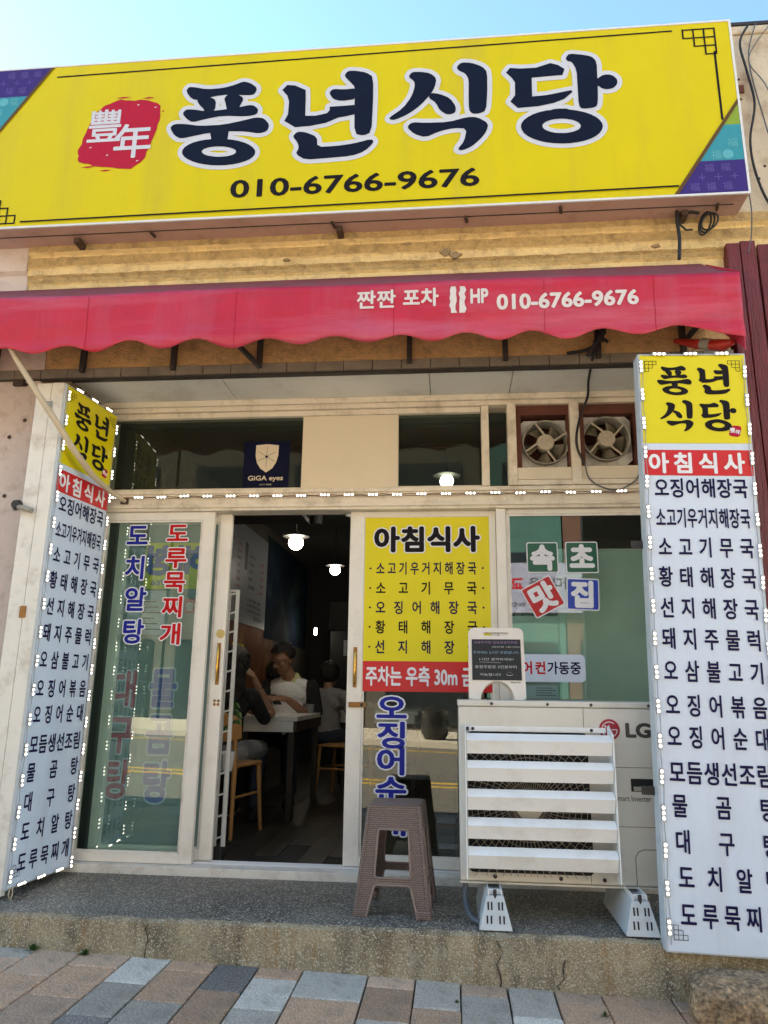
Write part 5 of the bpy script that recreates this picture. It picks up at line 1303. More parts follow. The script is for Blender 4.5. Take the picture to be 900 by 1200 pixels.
# walls dressed with boards
t = thing('wall_menu_board', 'large grey white menu board on the left wall inside the doorway', 'menu board', (-2.24, 3.4, 2.3))
MB().box(-2.248, -2.238, 2.30, 4.42, 1.84, 2.90).build('panel', 'menu_board', t)
m = MB(); mr = MB(); rm = random.Random(6)
names = ['오징어해장국', '황태해장국', '선지해장국', '돼지주물럭', '오삼불고기', '오징어볶음', '물곰탕', '대구탕', '도치알탕', '도루묵찌개']
def wallfit(mb, s, y0, y1, z0, z1):
    n = len(mb.v); fit(mb, s, y0, y1, z0, z1, 0, .02)
    mb.v[n:] = [(-2.236, p[0], p[2]) for p in mb.v[n:]]
for i, s in enumerate(names):
    z = 2.66 - i * .075; wallfit(m, s, 2.70, 2.70 + .055 * len(s), z, z + .035); wallfit(mr, '%d,000' % (8 + i), 3.15, 3.30, z - .02, z + .015)
for i, s in enumerate(names[::-1][:5]):
    z = 2.58 - i * .085; wallfit(m, s, 3.62, 3.62 + .05 * len(s), z, z + .035); wallfit(mr, '%d,000' % (12 + i), 4.1, 4.25, z - .02, z + .015)
for i in range(3): wallfit(m, '소주 맥주 음료', 3.62, 4.2, 2.10 - i * .06, 2.13 - i * .06)
wallfit(m, '원산지표시', 3.9, 4.25, 1.90, 1.96)
m.build('menu_text', 'menu_ink', t); mr.build('price_text', 'menu_red', t)
MB().box(-2.2375, -2.2365, 3.45, 3.56, 2.42, 2.72).build('dark_label', 'menu_ink', t)
t = thing('wall_mural', 'orange and brown mural paper below the menu board', 'mural', (-2.24, 3, 1.4))
MB().box(-2.249, -2.2485, .5, 4.9, .9, 1.835).build('sheet', 'mural_o', t)
t = thing('wall_mural', 'dark blue landscape mural on the wall beyond the menu board', 'mural', (-2.24, 5.5, 2.2))
MB().box(-2.249, -2.245, 4.45, 7.0, 1.75, 3.0).build('sheet', 'mural_b', t)
t = thing('wall_poster', 'small yellow green poster on the mural beneath the menu board', 'poster', (-2.24, 2.9, 1.4))
MB().box(-2.246, -2.240, 3.2, 3.6, 1.36, 1.62).build('sheet', 'posteryellow', t)
t = thing('dark_cabinet', 'dark tall cabinet at the back right of the dining room', 'cabinet', (-.9, 6.5, FZ))
MB().box(-1.75, -.2, 6.3, 7.2, FZ, 2.2).build('carcass', 'in_dark', t, bevel=.01)
MB().box(-1.72, -1.0, 6.28, 6.299, .3, 2.15).build('door', 'in_dark', t, bevel=.004); MB().box(-.97, -.25, 6.28, 6.299, .3, 2.15).build('door', 'in_dark', t, bevel=.004)
for x, z in ((-1.55, 1.85), (-1.33, 1.88)): MB().box(x, x + .15, 6.27, 6.276, z - .22, z).build('pinned_paper', 'menu_board', t)
t = thing('wall_television', 'dark television or speaker box hung high in the dining room', 'television', (-1.2, 5.9, 2.1))
MB().box(-1.70, -1.05, 5.85, 5.95, 1.95, 2.35).build('screen', 'in_dark', t, bevel=.01)
MB().box(-1.93, -1.905, 6.0, 6.05, 1.90, 2.0).build('lit_panel', 'bulb', t)
MB().box(-.45, 3.0, 5.2, 5.3, FZ, 3.095).build('partition', 'in_wall', bld)
# pendant lamps
def pendant(x, y, z, zt, label, r=.062, lit=True):
    t = thing('pendant_lamp', label, 'lamp', (x, y, zt), group='globe pendant lamps in the dining room')
    MB().tube([(x, y, zt), (x, y, z + r + .03)], .004, 6).build('cord', 'blackwire', t)
    MB().lathe([(.012, .05), (.020, .03), (.03, .01), (.11, -.002), (.112, -.005), (.03, -.004)], (x, y, z + r * .9), 24).build('shade_disc', 'in_dark', t, smooth=40)
    V = [(r * math.sin(R(a)), -r * math.cos(R(a))) for a in range(8, 141, 12)]
    MB().lathe(V, (x, y, z), 20).build('globe', 'bulb', t, smooth=60)
pendant(-1.32, 1.8, 2.375, 3.10, 'nearest lit globe pendant lamp in the open doorway')
pendant(-1.40, 4.4, 2.56, 3.10, 'smaller farther lit globe pendant lamp in the doorway')
pendant(-.79, 1.8, 2.56, 3.10, 'lit globe lamp half hidden by the right door leaf')
pendant(-.035, 1.5, 2.815, 3.10, 'lit globe lamp seen through the centre transom glass', .055)
t = thing('spot_light', 'unlit black cylinder spotlight on the ceiling inside the doorway', 'lamp', (-1.17, 2.0, 3.09))
MB().tube([(-1.19, 2.0, 2.74), (-1.19, 2.0, 2.58)], .055, 14).build('can', 'in_dark', t); MB().tube([(-1.19, 2.0, 3.09), (-1.19, 2.0, 2.74)], .012, 6).build('stem', 'in_dark', t)
t = thing('ceiling_track', 'dark lighting track on the dining room ceiling', 'light track', (-.9, 1.4, 3.09))
MB().box(-1.7, .6, 1.38, 1.42, 3.06, 3.095).build('rail', 'in_dark', t)

def table(x0, x1, y0, y1, label, cloth='marble'):
    t = thing('dining_table', label, 'table', ((x0 + x1) / 2, (y0 + y1) / 2, FZ))
    MB().box(x0, x1, y0, y1, .925, .962).build('table_top', cloth, t, bevel=.003)
    MB().box(x0 + .01, x1 - .035, y0 + .012, y0 + .035, .845, .924).build('apron', cloth, t); MB().box(x0 + .01, x1 - .01, y1 - .035, y1 - .012, .845, .924).build('apron', 'dkwood', t)
    MB().box(x1 - .034, x1 - .012, y0 + .036, y1 - .036, .845, .924).build('apron', 'dkwood', t); MB().box(x0 + .012, x0 + .034, y0 + .036, y1 - .036, .845, .924).build('apron', 'dkwood', t)
    for a in (x0 + .035, x1 - .075):
        for b in (y0 + .037, y1 - .08): MB().box(a, a + .045, b, b + .045, FZ, .844).build('leg', 'dkwood', t)
    return t
table(-1.88, -1.185, 1.50, 2.60, 'white topped dining table with dark legs just inside the doorway')
table(-1.15, -.35, 3.3, 4.4, 'white topped dining table farther inside the room')
def wood_chair(x, y, rz, label):
    t = thing('wooden_chair', label, 'chair', (x, y, FZ), Matrix.Rotation(rz, 4, 'Z'), 'beech dining chairs')
    MB().prism(rrect(-.20, .20, -.20, .20, .05, 4), .44, .46, 'z').build('seat', 'ltwood', t, local=True, bevel=.006)
    for sx, sy in ((-1, -1), (1, -1), (-1, 1), (1, 1)):
        if sy < 0: p = [(sx * .19, -.20, 0), (sx * .185, -.185, .44), (sx * .19, -.215, .70)]
        else: p = [(sx * .19, .20, 0), (sx * .17, .17, .44)]
        MB().tube(p, [.013, .019, .014][:len(p)], 8).build('leg', 'ltwood', t, local=True, smooth=60)
    m = MB(); n = 12; F = []
    for i in range(n + 1):
        u = -1 + 2 * i / n; x_ = .235 * u; yy = -.245 + .055 * u * u; lo = .60 + .03 * u * u; hi = .80 - .05 * u ** 4
        m.v += [(x_, yy, lo), (x_, yy - .02, hi), (x_, yy - .034, hi), (x_, yy - .014, lo)]
        if i:
            b = 4 * (i - 1)
            for k in range(4): m.f.append((b + k, b + (k + 1) % 4, b + 4 + (k + 1) % 4, b + 4 + k)); m.mi.append(0)
    m.f += [(0, 1, 2, 3), (4 * n, 4 * n + 1, 4 * n + 2, 4 * n + 3)]; m.mi += [0, 0]
    m.build('backrest', 'ltwood', t, local=True, smooth=50, bevel=.004)
    MB().tube([(-.17, -.18, .25), (-.17, .17, .25)], .009, 6).build('stretcher', 'ltwood', t, local=True); MB().tube([(.17, -.18, .25), (.17, .17, .25)], .009, 6).build('stretcher', 'ltwood', t, local=True)
    return t
wood_chair(-1.585, 1.02, R(-14), 'beech chair with curved back in front of the near table by the door')
wood_chair(-1.02, 2.9, R(75), 'beech chair behind the seated man in the polo shirt')
wood_chair(-.95, 4.75, R(180), 'beech chair at the farther table')
# small things on the tables
t = thing('phone_on_table', 'small dark object lying on the near white table', 'phone', (-1.52, 1.72, .963)); MB().box(-1.56, -1.47, 1.69, 1.76, .9625, .972).build('body', 'in_dark', t, bevel=.003)
for (x, y, lab) in ((-1.30, 2.42, 'small steel water cup at the back right of the near table'), (-1.24, 2.30, 'second small steel water cup on the near table')):
    t = thing('water_cup', lab, 'cup', (x, y, .963)); MB().lathe([(.026, 0), (.034, .075), (.032, .075), (.024, .004)], (x, y, .963), 16).build('cup_wall', 'menu_board', t, smooth=40)
t = thing('cutlery_box', 'low wooden cutlery box at the wall side of the near table', 'box', (-1.75, 2.4, .963)); MB().box(-1.86, -1.66, 2.36, 2.48, .9625, 1.02).build('body', 'ltwood', t, bevel=.004); MB().box(-1.865, -1.655, 2.355, 2.485, 1.021, 1.032).build('lid', 'dkwood', t, bevel=.003)
t = thing('water_bottle', 'green capped bottle on the farther table', 'bottle', (-1.02, 3.5, .963)); MB().lathe([(.035, 0), (.035, .14), (.02, .17), (.014, .2)], (-1.02, 3.5, .963), 14).build('body', 'ghost_line', t, smooth=50); MB().lathe([(.016, .2), (.016, .225)], (-1.02, 3.5, .963), 12).build('cap', 'leaf', t)
t = thing('napkin_box', 'white napkin box on the farther table', 'box', (-.9, 3.45, .963)); MB().box(-.98, -.82, 3.38, 3.48, .9625, 1.05).build('body', 'menu_board', t, bevel=.006); MB().box(-.95, -.85, 3.40, 3.46, 1.0502, 1.056).build('slot', 'ac_dark', t)
# white lattice gate just inside the doorway
t = thing('folding_gate', 'narrow white metal lattice gate folded behind the left door leaf', 'gate', (-1.34, .15, FZ))
tl = .035
for x0 in (-1.347, -1.300):
    MB().bar((x0, .14, 1.74), (x0 - .0, .14, .30), .010 if x0 < -1.33 else .022, .012, (0, 1, 0)).build('upright', 'galv', t)
for i in range(13):
    z = 1.72 - i * .115; MB().bar((-1.346, .14, z), (-1.306, .14, z + .012), .006, .010).build('rung', 'galv', t)
MB().bar((-1.355, .14, 1.746), (-1.290, .14, 1.743), .014, .014).build('top_bar', 'galv', t)
MB().box(-1.36, -1.30, .12, .16, FZ, .30).build('caster_block', 'in_dark', t)
# leaves of a pot plant
t = thing('potted_plant', 'small green leafy plant beside the lattice gate in the doorway', 'plant', (-1.33, .28, .9))
rp = random.Random(12)
for i in range(11):
    a = rp.uniform(0, 6.28); b = Vector((-1.315 + rp.uniform(-.02, .03), .22, 1.10 - i * .016)); d = Vector((math.cos(a) * .8, math.sin(a) * .4 - .2, rp.uniform(-.9, .5))).normalized(); l = rp.uniform(.04, .07); s_ = d.cross(Vector((0, 1, .2))).normalized() * l * .3
    MB().add([b, b + d * l * .45 + s_, b + d * l, b + d * l * .45 - s_, b + d * l * .5 + Vector((0, -.006, .006))], [(0, 1, 4), (1, 2, 4), (2, 3, 4), (3, 0, 4)]).build('leaf', 'leaf', t)
MB().tube([(-1.31, .22, 1.12), (-1.32, .22, 1.0), (-1.33, .235, .90), (-1.34, .25, .80)], .004, 5).build('stem', 'leaf', t)
MB().lathe([(.035, 0), (.05, .10), (.052, .11)], (-1.345, .26, .69), 14).build('pot', 'galv', t); MB().tube([(-1.345, .26, .69), (-1.345, .26, FZ)], .01, 6).build('pot_stand', 'galv', t)
# frosted screen and clutter behind the right-hand window
t = thing('frosted_screen', 'pale green frosted screen standing behind the right window', 'screen', (.9, .3, .25))
MB().box(.62, 1.40, .16, .168, .25, 1.985).build('panel', 'screen', t); MB().box(.325, .615, .17, .178, .25, 1.60).build('panel', 'screen', t)
MB().box(.616, .6195, .155, .175, .25, 2.0).build('edge_bar', 'galv', t); MB().box(.62, 1.40, .155, .172, 1.986, 1.998).build('edge_bar', 'galv', t)
t = thing('kitchen_cabinet', 'pale steel kitchen cabinet behind the frosted screen', 'cabinet', (.9, .9, FZ))
MB().box(.45, .86, .7, 1.2, FZ, 1.72).build('carcass', 'menu_board', t, bevel=.008); MB().box(.875, 1.3, .75, 1.2, FZ, 1.95).build('carcass', 'in_wall', t, bevel=.008)
MB().box(.47, .655, .69, .6985, .5, 1.68).build('door', 'menu_board', t); MB().box(.665, .85, .69, .6985, .5, 1.68).build('door', 'menu_board', t)
t = thing('paper_notice', 'small printed paper low in the right window beside the chalkboard', 'notice', (.5, .01, 1.15))
MB().box(.40, .575, .012, .014, 1.135, 1.205).build('sheet', 'ghost_line', t)
m = MB()
for i in range(4): line(m, (.455, 1.15 + i * .013), (.565 - .02 * (i % 2), 1.15 + i * .013), .003, .0108)
m.build('notice_text', 'menu_ink', t)
t = thing('shelf', 'dark shelf with pans behind the left transom glass', 'shelf', (-1.7, .6, 2.3))
MB().box(-2.2, -1.0, .45, .75, 2.30, 2.33).build('board', 'in_dark', t)
for x, r_, in ((-1.62, .10), (-1.36, .19)):
    MB().lathe([(r_ * math.sin(R(a)), r_ * .75 * math.cos(R(a))) for a in range(90, 0, -15)], (x, .6, 2.33), 22).build('bowl', 'ghost_line', t, smooth=60)

# =================================================================== PEOPLE
def person(label, loc, rz, prims, extras=(), voxel=.009):
    """one continuous skin over tapered limbs (voxel union), coloured by the nearest limb; clothes and hair as children"""
    rot = Matrix.Rotation(rz, 4, 'Z'); root = thing('person', label, 'person', loc, rot)
    bm = bmesh.new(); mats = []; info = []
    for p in prims:
        kind = p[0]; mt = p[-1]
        if mt not in mats: mats.append(mt)
        if kind == 'c':
            a, ra, b, rb = Vector(p[1]), p[2], Vector(p[3]), p[4]; n = 12; d = b - a; q = d.to_track_quat('Z', 'Y')
            rings = []
            for e, c, r, sgn in ((0, a, ra, -1), (1, b, rb, 1)):
                angs = (90, 60, 30, 0) if sgn < 0 else (0, 30, 60, 90)
                for t in angs:
                    t_ = R(t); rr_ = max(r * math.cos(t_), .0005); h = sgn * r * math.sin(t_)
                    rings.append([bm.verts.new(c + q @ Vector((rr_ * math.cos(2 * math.pi * k / n), rr_ * math.sin(2 * math.pi * k / n), h))) for k in range(n)])
            for i in range(len(rings) - 1):
                for k in range(n): bm.faces.new((rings[i][k], rings[i][(k + 1) % n], rings[i + 1][(k + 1) % n], rings[i + 1][k]))
            bm.faces.new(rings[0][::-1]); bm.faces.new(rings[-1]); info.append(('c', np.array(a), np.array(b), ra, rb, mats.index(mt)))
        else:
            c = Vector(p[1]); s = p[2]; e = p[3] if len(p) > 4 else (0, 0, 0)
            mm = Matrix.Translation(c) @ Matrix.Rotation(R(e[2]), 4, 'Z') @ Matrix.Rotation(R(e[1]), 4, 'Y') @ Matrix.Rotation(R(e[0]), 4, 'X')
            r = bmesh.ops.create_uvsphere(bm, u_segments=20, v_segments=14, radius=1)
            for v in r['verts']: v.co = mm @ Vector((v.co.x * s[0], v.co.y * s[1], v.co.z * s[2]))
            info.append(('e', np.array(mm.inverted()), np.array(s), mats.index(mt)))
    me = bpy.data.meshes.new('b'); bm.to_mesh(me); bm.free()
    ob = bpy.data.objects.new('b', me); C.objects.link(ob)
    rmd = ob.modifiers.new('r', 'REMESH'); rmd.mode = 'VOXEL'; rmd.voxel_size = voxel
    s = ob.modifiers.new('s', 'SMOOTH'); s.iterations = 3; s.factor = .5
    dg = bpy.context.evaluated_depsgraph_get(); m2 = bpy.data.meshes.new_from_object(ob.evaluated_get(dg)); bpy.data.objects.remove(ob)
    m2.name = 'body'; m2.materials.clear()
    for mt in mats: m2.materials.append(M[mt])
    nP = len(m2.polygons); ctr = np.empty(nP * 3); m2.polygons.foreach_get('center', ctr); ctr = ctr.reshape(-1, 3)
    best = np.full(nP, 1e9); idx = np.zeros(nP, int)
    for f in info:
        if f[0] == 'c':
            a, b, ra, rb, mi = f[1:]; d = b - a; t = np.clip(((ctr - a) @ d) / max(d @ d, 1e-9), 0, 1)
            dist = np.linalg.norm(ctr - (a + t[:, None] * d), axis=1) - (ra + (rb - ra) * t)
        else:
            inv, s_, mi = f[1:]; q = ctr @ inv[:3, :3].T + inv[:3, 3]; dist = (np.linalg.norm(q / s_, axis=1) - 1) * s_.min()
        w = dist < best; best[w] = dist[w]; idx[w] = mi
    m2.polygons.foreach_set('material_index', idx.astype(np.int32)); m2.shade_smooth()
    o = bpy.data.objects.new('body', m2); C.objects.link(o); o.parent = root; ROOT[o.name] = ROOT[root.name]
    for nm, mb, mat in extras: mb.build(nm, mat, root, local=True, smooth=60)
    return root
def blob(c, s, e=(0, 0, 0), amp=.06, cut=None):
    """hair cap: a lumpy ellipsoid, optionally cut away below/forward"""
    bm = bmesh.new(); bmesh.ops.create_icosphere(bm, subdivisions=4, radius=1)
    mm = Matrix.Translation(c) @ Matrix.Rotation(R(e[2]), 4, 'Z') @ Matrix.Rotation(R(e[1]), 4, 'Y') @ Matrix.Rotation(R(e[0]), 4, 'X')
    if cut: bmesh.ops.delete(bm, geom=[v for v in bm.verts if cut(v.co)], context='VERTS')
    bm.verts.index_update(); m = MB()
    m.v = [tuple(mm @ Vector((v.co.x * s[0] * (1 + amp * noise.noise(v.co * 4)), v.co.y * s[1] * (1 + amp * noise.noise(v.co * 4)), v.co.z * s[2] * (1 + amp * noise.noise(v.co * 5))))) for v in bm.verts]
    m.f = [tuple(v.index for v in f.verts) for f in bm.faces]; m.mi = [0] * len(m.f); bm.free(); return m
def head(h, yaw, pitch, skin='skin'):
    """face primitives about head centre h, looking along -y turned by yaw, nodding by pitch"""
    Q = Matrix.Rotation(R(yaw), 4, 'Z') @ Matrix.Rotation(R(pitch), 4, 'X')
    T = lambda x, y, z: tuple(Vector(h) + (Q @ Vector((x, y, z))))
    E = (pitch, 0, yaw)
    P = [('e', T(0, .008, .02), (.075, .092, .095), E, skin), ('e', T(0, -.022, -.045), (.056, .066, .068), E, skin), ('e', T(0, -.055, -.088), (.024, .022, .018), E, skin),
         ('c', T(0, -.083, .012), .008, T(0, -.104, -.022), .013, skin), ('e', T(-.011, -.094, -.026), (.009, .009, .007), E, skin), ('e', T(.011, -.094, -.026), (.009, .009, .007), E, skin),
         ('c', T(-.035, -.074, .027), .009, T(-.010, -.083, .024), .009, skin), ('c', T(.035, -.074, .027), .009, T(.010, -.083, .024), .009, skin),
         ('c', T(-.018, -.080, -.054), .0075, T(.018, -.080, -.054), .0075, skin), ('c', T(-.014, -.078, -.064), .008, T(.014, -.078, -.064), .008, skin),
         ('e', T(-.077, .010, -.004), (.010, .018, .031), E, skin), ('e', T(.077, .010, -.004), (.010, .018, .031), E, skin),
         ('e', T(-.045, -.056, -.02), (.02, .018, .022), E, skin), ('e', T(.045, -.056, -.02), (.02, .018, .022), E, skin)]
    return P, T, E
def hand(w, d, up_, skin, spread=1):
    """palm and five bent fingers; w wrist, d pointing direction, up_ back-of-hand normal"""
    w = Vector(w); d = Vector(d).normalized(); u = Vector(up_).normalized(); s = d.cross(u).normalized() * spread
    P = [('c', tuple(w), .024, tuple(w + d * .045), .026, skin), ('c', tuple(w + d * .05 - s * .022), .017, tuple(w + d * .075 - s * .025), .013, skin), ('c', tuple(w + d * .05 + s * .02), .017, tuple(w + d * .075 + s * .024), .013, skin)]
    for k, (o_, l) in enumerate(((-.030, .062), (-.011, .072), (.009, .068), (.028, .052))):
        a = w + d * .082 + s * o_; b = a + d * l * .5 - u * l * .12; c = b + d * l * .30 - u * l * .38
        P += [('c', tuple(a - d * .012), .010, tuple(b), .009, skin), ('c', tuple(b), .009, tuple(c), .0075, skin)]
    a = w + d * .025 - s * .028; b = a + d * .03 - s * .022 - u * .01; c = b + d * .028 - s * .004 - u * .012
    P += [('c', tuple(a), .013, tuple(b), .011, skin), ('c', tuple(b), .011, tuple(c), .009, skin)]
    return P

# the man in the two-tone polo shirt, reading his phone at the back of the table (faces the camera, turned left)
HP = (-.05, -.075, 1.120)
hp, T, E = head(HP, -38, 22, 'skin2')
prims = [('e', (0, .02, .50), (.17, .13, .12), 'denim'), ('c', (0, .01, .58), .135, (0, .0, .76), .130, 'whitecloth'), ('e', (0, -.005, .83), (.165, .112, .13), (8, 0, 0), 'whitecloth'),
         ('c', (-.10, 0, .90), .075, (.10, 0, .90), .075, 'whitecloth'), ('e', (0, -.01, .70), (.155, .13, .14), 'whitecloth'),
         ('c', (0, -.01, .96), .056, (-.03, -.04, 1.05), .054, 'skin2'),
         ('c', (.185, .0, .90), .066, (.235, -.03, .70), .058, 'blackcloth'), ('c', (-.185, .0, .90), .066, (-.225, -.06, .71), .058, 'blackcloth'),
         ('c', (.237, -.035, .70), .044, (.225, -.075, .635), .042, 'skin2'), ('c', (.225, -.075, .635), .043, (.06, -.285, .795), .029, 'skin2'),
         ('c', (-.225, -.06, .71), .044, (-.215, -.12, .645), .042, 'skin2'), ('c', (-.215, -.12, .645), .042, (-.10, -.315, .80), .028, 'skin2'),
         ('c', (.09, .0, .50), .09, (.12, -.42, .50), .065, 'denim'), ('c', (-.09, .0, .50), .09, (-.14, -.42, .50), .065, 'denim'),
         ('c', (.12, -.42, .49), .062, (.13, -.42, .12), .045, 'denim'), ('c', (-.14, -.42, .49), .062, (-.22, -.62, .14), .045, 'denim'),
         ('e', (.13, -.48, .045), (.045, .13, .045), 'blackcloth'), ('e', (-.235, -.70, .055), (.045, .13, .045), (-10, 0, 15), 'blackcloth')] + hp \
    + hand((.06, -.285, .80), (-.75, -.55, .15), (.3, -.3, .8), 'skin2', -1) + hand((-.10, -.315, .805), (.35, -.7, .1), (0, -.3, .9), 'skin2', 1)
hair = blob(T(0, .020, .048), (.096, .112, .098), E, .16, lambda v: (v.y < -.30 and v.z < .36) or v.z < -.55)
gl = MB()
for s in (-1, 1):
    gl.tube([T(s * .034 + .024 * math.cos(t), -.093, .004 + .016 * math.sin(t)) for t in [2 * math.pi * i / 14 for i in range(14)]], .0022, 5, closed=True)
    gl.tube([T(s * .058, -.090, .008), T(s * .076, .0, .006)], .002, 5)
gl.tube([T(-.010, -.096, .008), T(.010, -.096, .008)], .002, 5)
brow = MB()
for s in (-1, 1): brow.tube([T(s * .015, -.093, .034), T(s * .032, -.090, .039), T(s * .052, -.078, .034)], .0035, 5)
col = MB()
for s in (-1, 1):
    col.add([(s * .005, -.075, .905), (s * .062, -.070, .925), (s * .088, .01, .985), (s * .055, .045, 1.02), (s * .048, -.01, 1.005), (s * .035, -.055, .965)], [(0, 1, 5), (1, 2, 4, 5), (2, 3, 4)])
col.add([(.055, .045, 1.02), (-.055, .045, 1.02), (-.088, .06, .97), (.088, .06, .97)], [(0, 1, 2, 3)])
sole = MB(); sole.prism(arc(-.235, -.70, .05, 0, 345, 20, .135), -.002, .022, 'z')
man = person('man with glasses in white and black polo shirt looking down at his phone', (-1.49, 2.56, FZ), 0, prims,
             [('hair', hair, 'hair'), ('glasses', gl, 'in_dark'), ('eyebrows', brow, 'hair'), ('collar', col, 'collar'), ('shoe_sole', sole, 'sole')], .007)
man.scale = (1.10, 1.08, 1.08)
t = thing('mobile_phone', 'dark mobile phone held in both hands by the man in the polo shirt', 'phone', (-1.41, 2.24, 1.03)); 
o = MB().box(-.036, .036, -.005, .004, -.07, .07).build('body', 'in_dark', t, local=True, bevel=.004); t.rotation_euler = (R(-55), 0, R(40)); t.location = (-1.53, 2.19, 1.075)

# woman in black on the near chair, back to the door, arm raised to her head
hp, T, E = head((.03, .03, 1.13), 150, 8)
prims = [('e', (0, 0, .50), (.18, .15, .11), 'greycloth'), ('c', (0, 0, .56), .125, (0, .03, .78), .12, 'blackcloth'), ('e', (0, .03, .84), (.165, .105, .13), 'blackcloth'),
         ('c', (-.10, .03, .91), .068, (.10, .03, .91), .068, 'blackcloth'), ('c', (0, .03, .97), .05, (0, .02, 1.08), .045, 'skin'),
         ('c', (.175, .03, .90), .062, (.235, .16, .74), .05, 'blackcloth'), ('c', (.235, .16, .74), .044, (.255, .24, .775), .038, 'skin'),
         ('c', (.255, .24, .775), .040, (.15, .14, 1.02), .026, 'skin'), ('c', (-.175, .03, .90), .06, (-.20, .10, .72), .048, 'blackcloth'), ('c', (-.20, .10, .72), .042, (-.05, .36, .785), .026, 'skin'),
         ('c', (.09, .0, .50), .095, (.13, .40, .50), .07, 'greycloth'), ('c', (-.09, .0, .50), .095, (-.12, .40, .50), .07, 'greycloth'),
         ('c', (.13, .40, .49), .065, (.15, .25, .12), .042, 'denim'), ('c', (-.12, .40, .49), .065, (-.12, .45, .12), .042, 'denim'),
         ('e', (.17, .30, .05), (.042, .12, .045), (8, 0, -15), 'blackcloth'), ('e', (-.12, .52, .045), (.042, .12, .045), 'blackcloth')] + hp \
    + hand((.15, .14, 1.02), (-.45, -.25, .8), (.8, .2, .4), 'skin') + hand((-.05, .36, .79), (.6, .7, 0), (0, 0, 1), 'skin')
hair = blob((.03, .01, 1.150), (.118, .128, .125), (0, 0, 0), .14, lambda v: v.y > .55 and v.z < .35)
h2 = blob((.025, -.05, .99), (.118, .075, .22), (8, 0, 0), .2)
shirt = blob((0, -.02, .60), (.205, .17, .16), (0, 0, 0), .15, lambda v: v.z > .6)
br = MB().tube([tuple(Vector((.175, .165, .965)) + Vector((.030 * math.cos(t), .018 * math.sin(t), .02 * math.sin(t)))) for t in [2 * math.pi * i / 14 for i in range(14)]], .006, 5, closed=True)
woman = person('person in black top seen from behind, one hand raised to the head', (-1.65, 1.20, FZ), R(-4), prims,
               [('hair', hair, 'hair'), ('long_hair', h2, 'hair'), ('bracelet', br, 'in_dark')], .008)
# two diners at the back
hp, T, E = head((.0, .02, 1.10), 180, 5)
prims = [('e', (0, 0, .50), (.18, .15, .11), 'denim'), ('c', (0, 0, .56), .13, (0, 0, .80), .125, 'blackcloth'), ('e', (0, 0, .84), (.18, .11, .13), 'blackcloth'), ('c', (-.12, 0, .90), .07, (.12, 0, .90), .07, 'blackcloth'),
         ('c', (0, 0, .95), .05, (0, 0, 1.06), .048, 'skin'), ('c', (.19, 0, .89), .062, (.24, .1, .66), .045, 'blackcloth'), ('c', (-.19, 0, .89), .062, (-.24, .1, .66), .045, 'blackcloth'),
         ('c', (.24, .1, .66), .04, (.1, .33, .78), .027, 'skin'), ('c', (-.24, .1, .66), .04, (-.1, .33, .78), .027, 'skin'),
         ('c', (.09, 0, .5), .09, (.12, .4, .5), .065, 'denim'), ('c', (-.09, 0, .5), .09, (-.12, .4, .5), .065, 'denim'), ('c', (.12, .4, .49), .06, (.12, .42, .1), .042, 'denim'), ('c', (-.12, .4, .49), .06, (-.12, .42, .1), .042, 'denim'),
         ('e', (.12, .48, .045), (.042, .12, .045), 'blackcloth'), ('e', (-.12, .48, .045), (.042, .12, .045), 'blackcloth')] + hp + hand((.1, .33, .79), (-.5, .7, 0), (0, 0, 1), 'skin') + hand((-.1, .33, .79), (.5, .7, 0), (0, 0, 1), 'skin', -1)
person('diner in black with short black hair seen between the two people at the near table', (-1.80, 3.25, FZ), R(10), prims, [('hair', blob((0, .010, 1.122), (.096, .112, .115), (0, 0, 0), .14, lambda v: v.y > .5 and v.z < .4), 'hair')], .011)
p2 = [tuple('greycloth' if q == 'blackcloth' and p[1][2] > .3 else q for q in p) for p in prims]
p2 = [p if p[-1] != 'blackcloth' or p[1][2] < .3 else p[:-1] + ('greycloth',) for p in p2]
person('diner in a grey shirt seated behind the man in the polo shirt', (-1.23, 3.15, FZ), R(-28), p2, [('hair', blob((0, .010, 1.122), (.096, .112, .115), (0, 0, 0), .14, lambda v: v.y > .5 and v.z < .4), 'hair')], .011)
wood_chair(-1.80, 3.22, R(10), 'beech chair under the diner in black at the back')

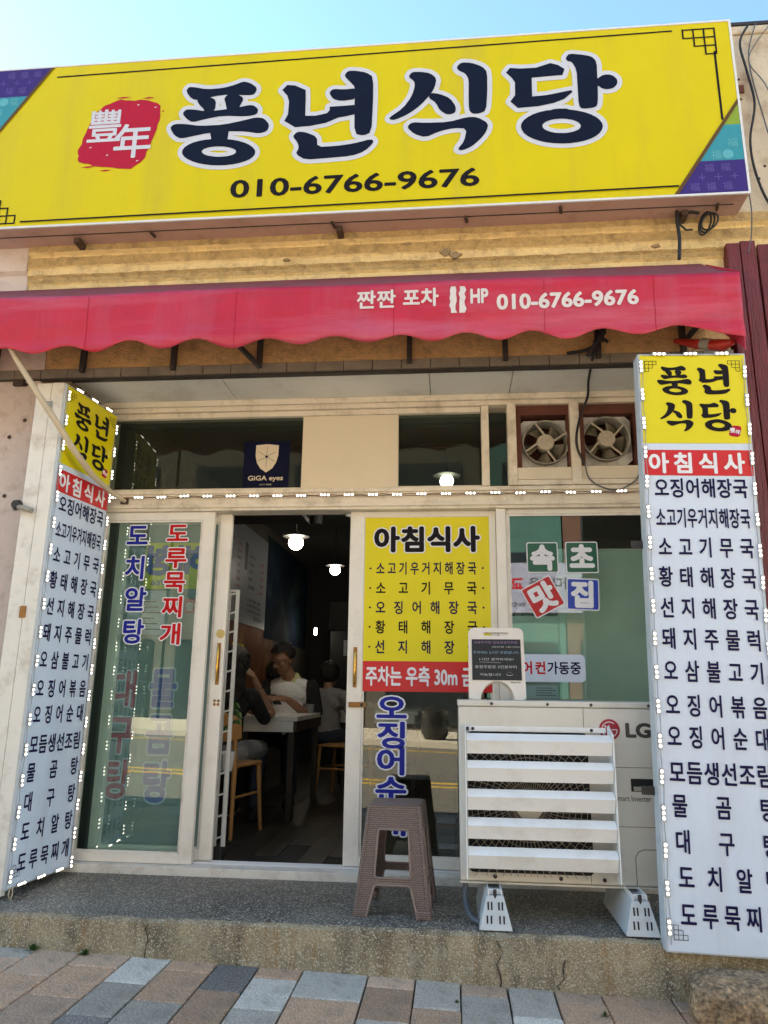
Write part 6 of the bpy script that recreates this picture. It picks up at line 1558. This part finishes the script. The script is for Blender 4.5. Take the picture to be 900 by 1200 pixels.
# =================================================================== ACROSS THE STREET (seen mirrored in the glass)
def block(name, label, x0, x1, h, mat, dmat='opp_dark'):
    t = thing(name, label, 'building', ((x0 + x1) / 2, -18.2, -.2))
    MB().box(x0, x1, -26, -18.1, -.6, h).build('walls', mat, t)
    n = max(1, int((x1 - x0) / 3.2)); w = (x1 - x0) / n
    for i in range(n):
        MB().box(x0 + i * w + .35, x0 + (i + 1) * w - .35, -18.099, -18.05, .15, 2.6).build('shop_window', dmat, t)
        for z in [3.9 + 2.9 * k for k in range(int((h - 4.5) / 2.9) + 1)]:
            if z + 1.4 < h: MB().box(x0 + i * w + .6, x0 + (i + 1) * w - .6, -18.099, -18.06, z, z + 1.4).build('window', dmat, t)
    return t
block('opposite_building', 'long grey rendered building across the street', -40, -9, 13, 'opp_mid')
block('opposite_building', 'dim beige shop building across the street with dark windows', -8.9, .9, 12, 'opp_mid')
bt = block('opposite_building', 'teal painted shop building across the street carrying a lavender signboard', 1.0, 3.35, 12.5, 'opp_teal')
block('opposite_building', 'brown building across the street beside the teal one', 3.4, 4.6, 12.5, 'opp_brown')
block('opposite_building', 'tall dark building across the street on the right', 4.7, 9, 13, 'opp_dark')
block('opposite_building', 'wide grey building across the street at the far right', 9.1, 40, 12, 'opp_wall')
t = thing('opposite_shop_sign', 'lavender shop signboard with red and grey Korean letters across the street', 'sign', (2, -18, 3.6))
MB().box(1.2, 4.1, -18.04, -17.9, 3.45, 4.95).build('board', 'opp_sign', t)
m = MB(); fit(m, '교동', 1.35, 2.15, 4.1, 4.5, 0, .03, flip=True); m.v = [(x, -17.897, z) for x, y, z in m.v]; m.build('sign_letter', 'red_print', t)
m = MB(); m2_ = MB(); fit(m2_, '바다마을', 2.3, 3.6, 4.15, 4.5, 0, .01, flip=True); m2_.v = [(x, -17.897, z) for x, y, z in m2_.v]; m2_.build('sign_letter', 'lggrey', t); fit(m, '커피와 브런치', 1.5, 3.0, 3.62, 3.76, 0, .01, flip=True); m.v = [(x, -17.897, z) for x, y, z in m.v]; m.build('sign_letter', 'lggrey', t)
t = thing('black_jar', 'black glazed lidded jar standing on the opposite pavement', 'jar', (-.5, -14.4, 0))
MB().lathe([(.24, 0), (.33, .15), (.35, .4), (.30, .62), (.32, .65), (.33, .68), (.2, .76), (.03, .80), (.03, .86)], (-.45, -14.3, .0), 28).build('body', 'jar', t, smooth=50)
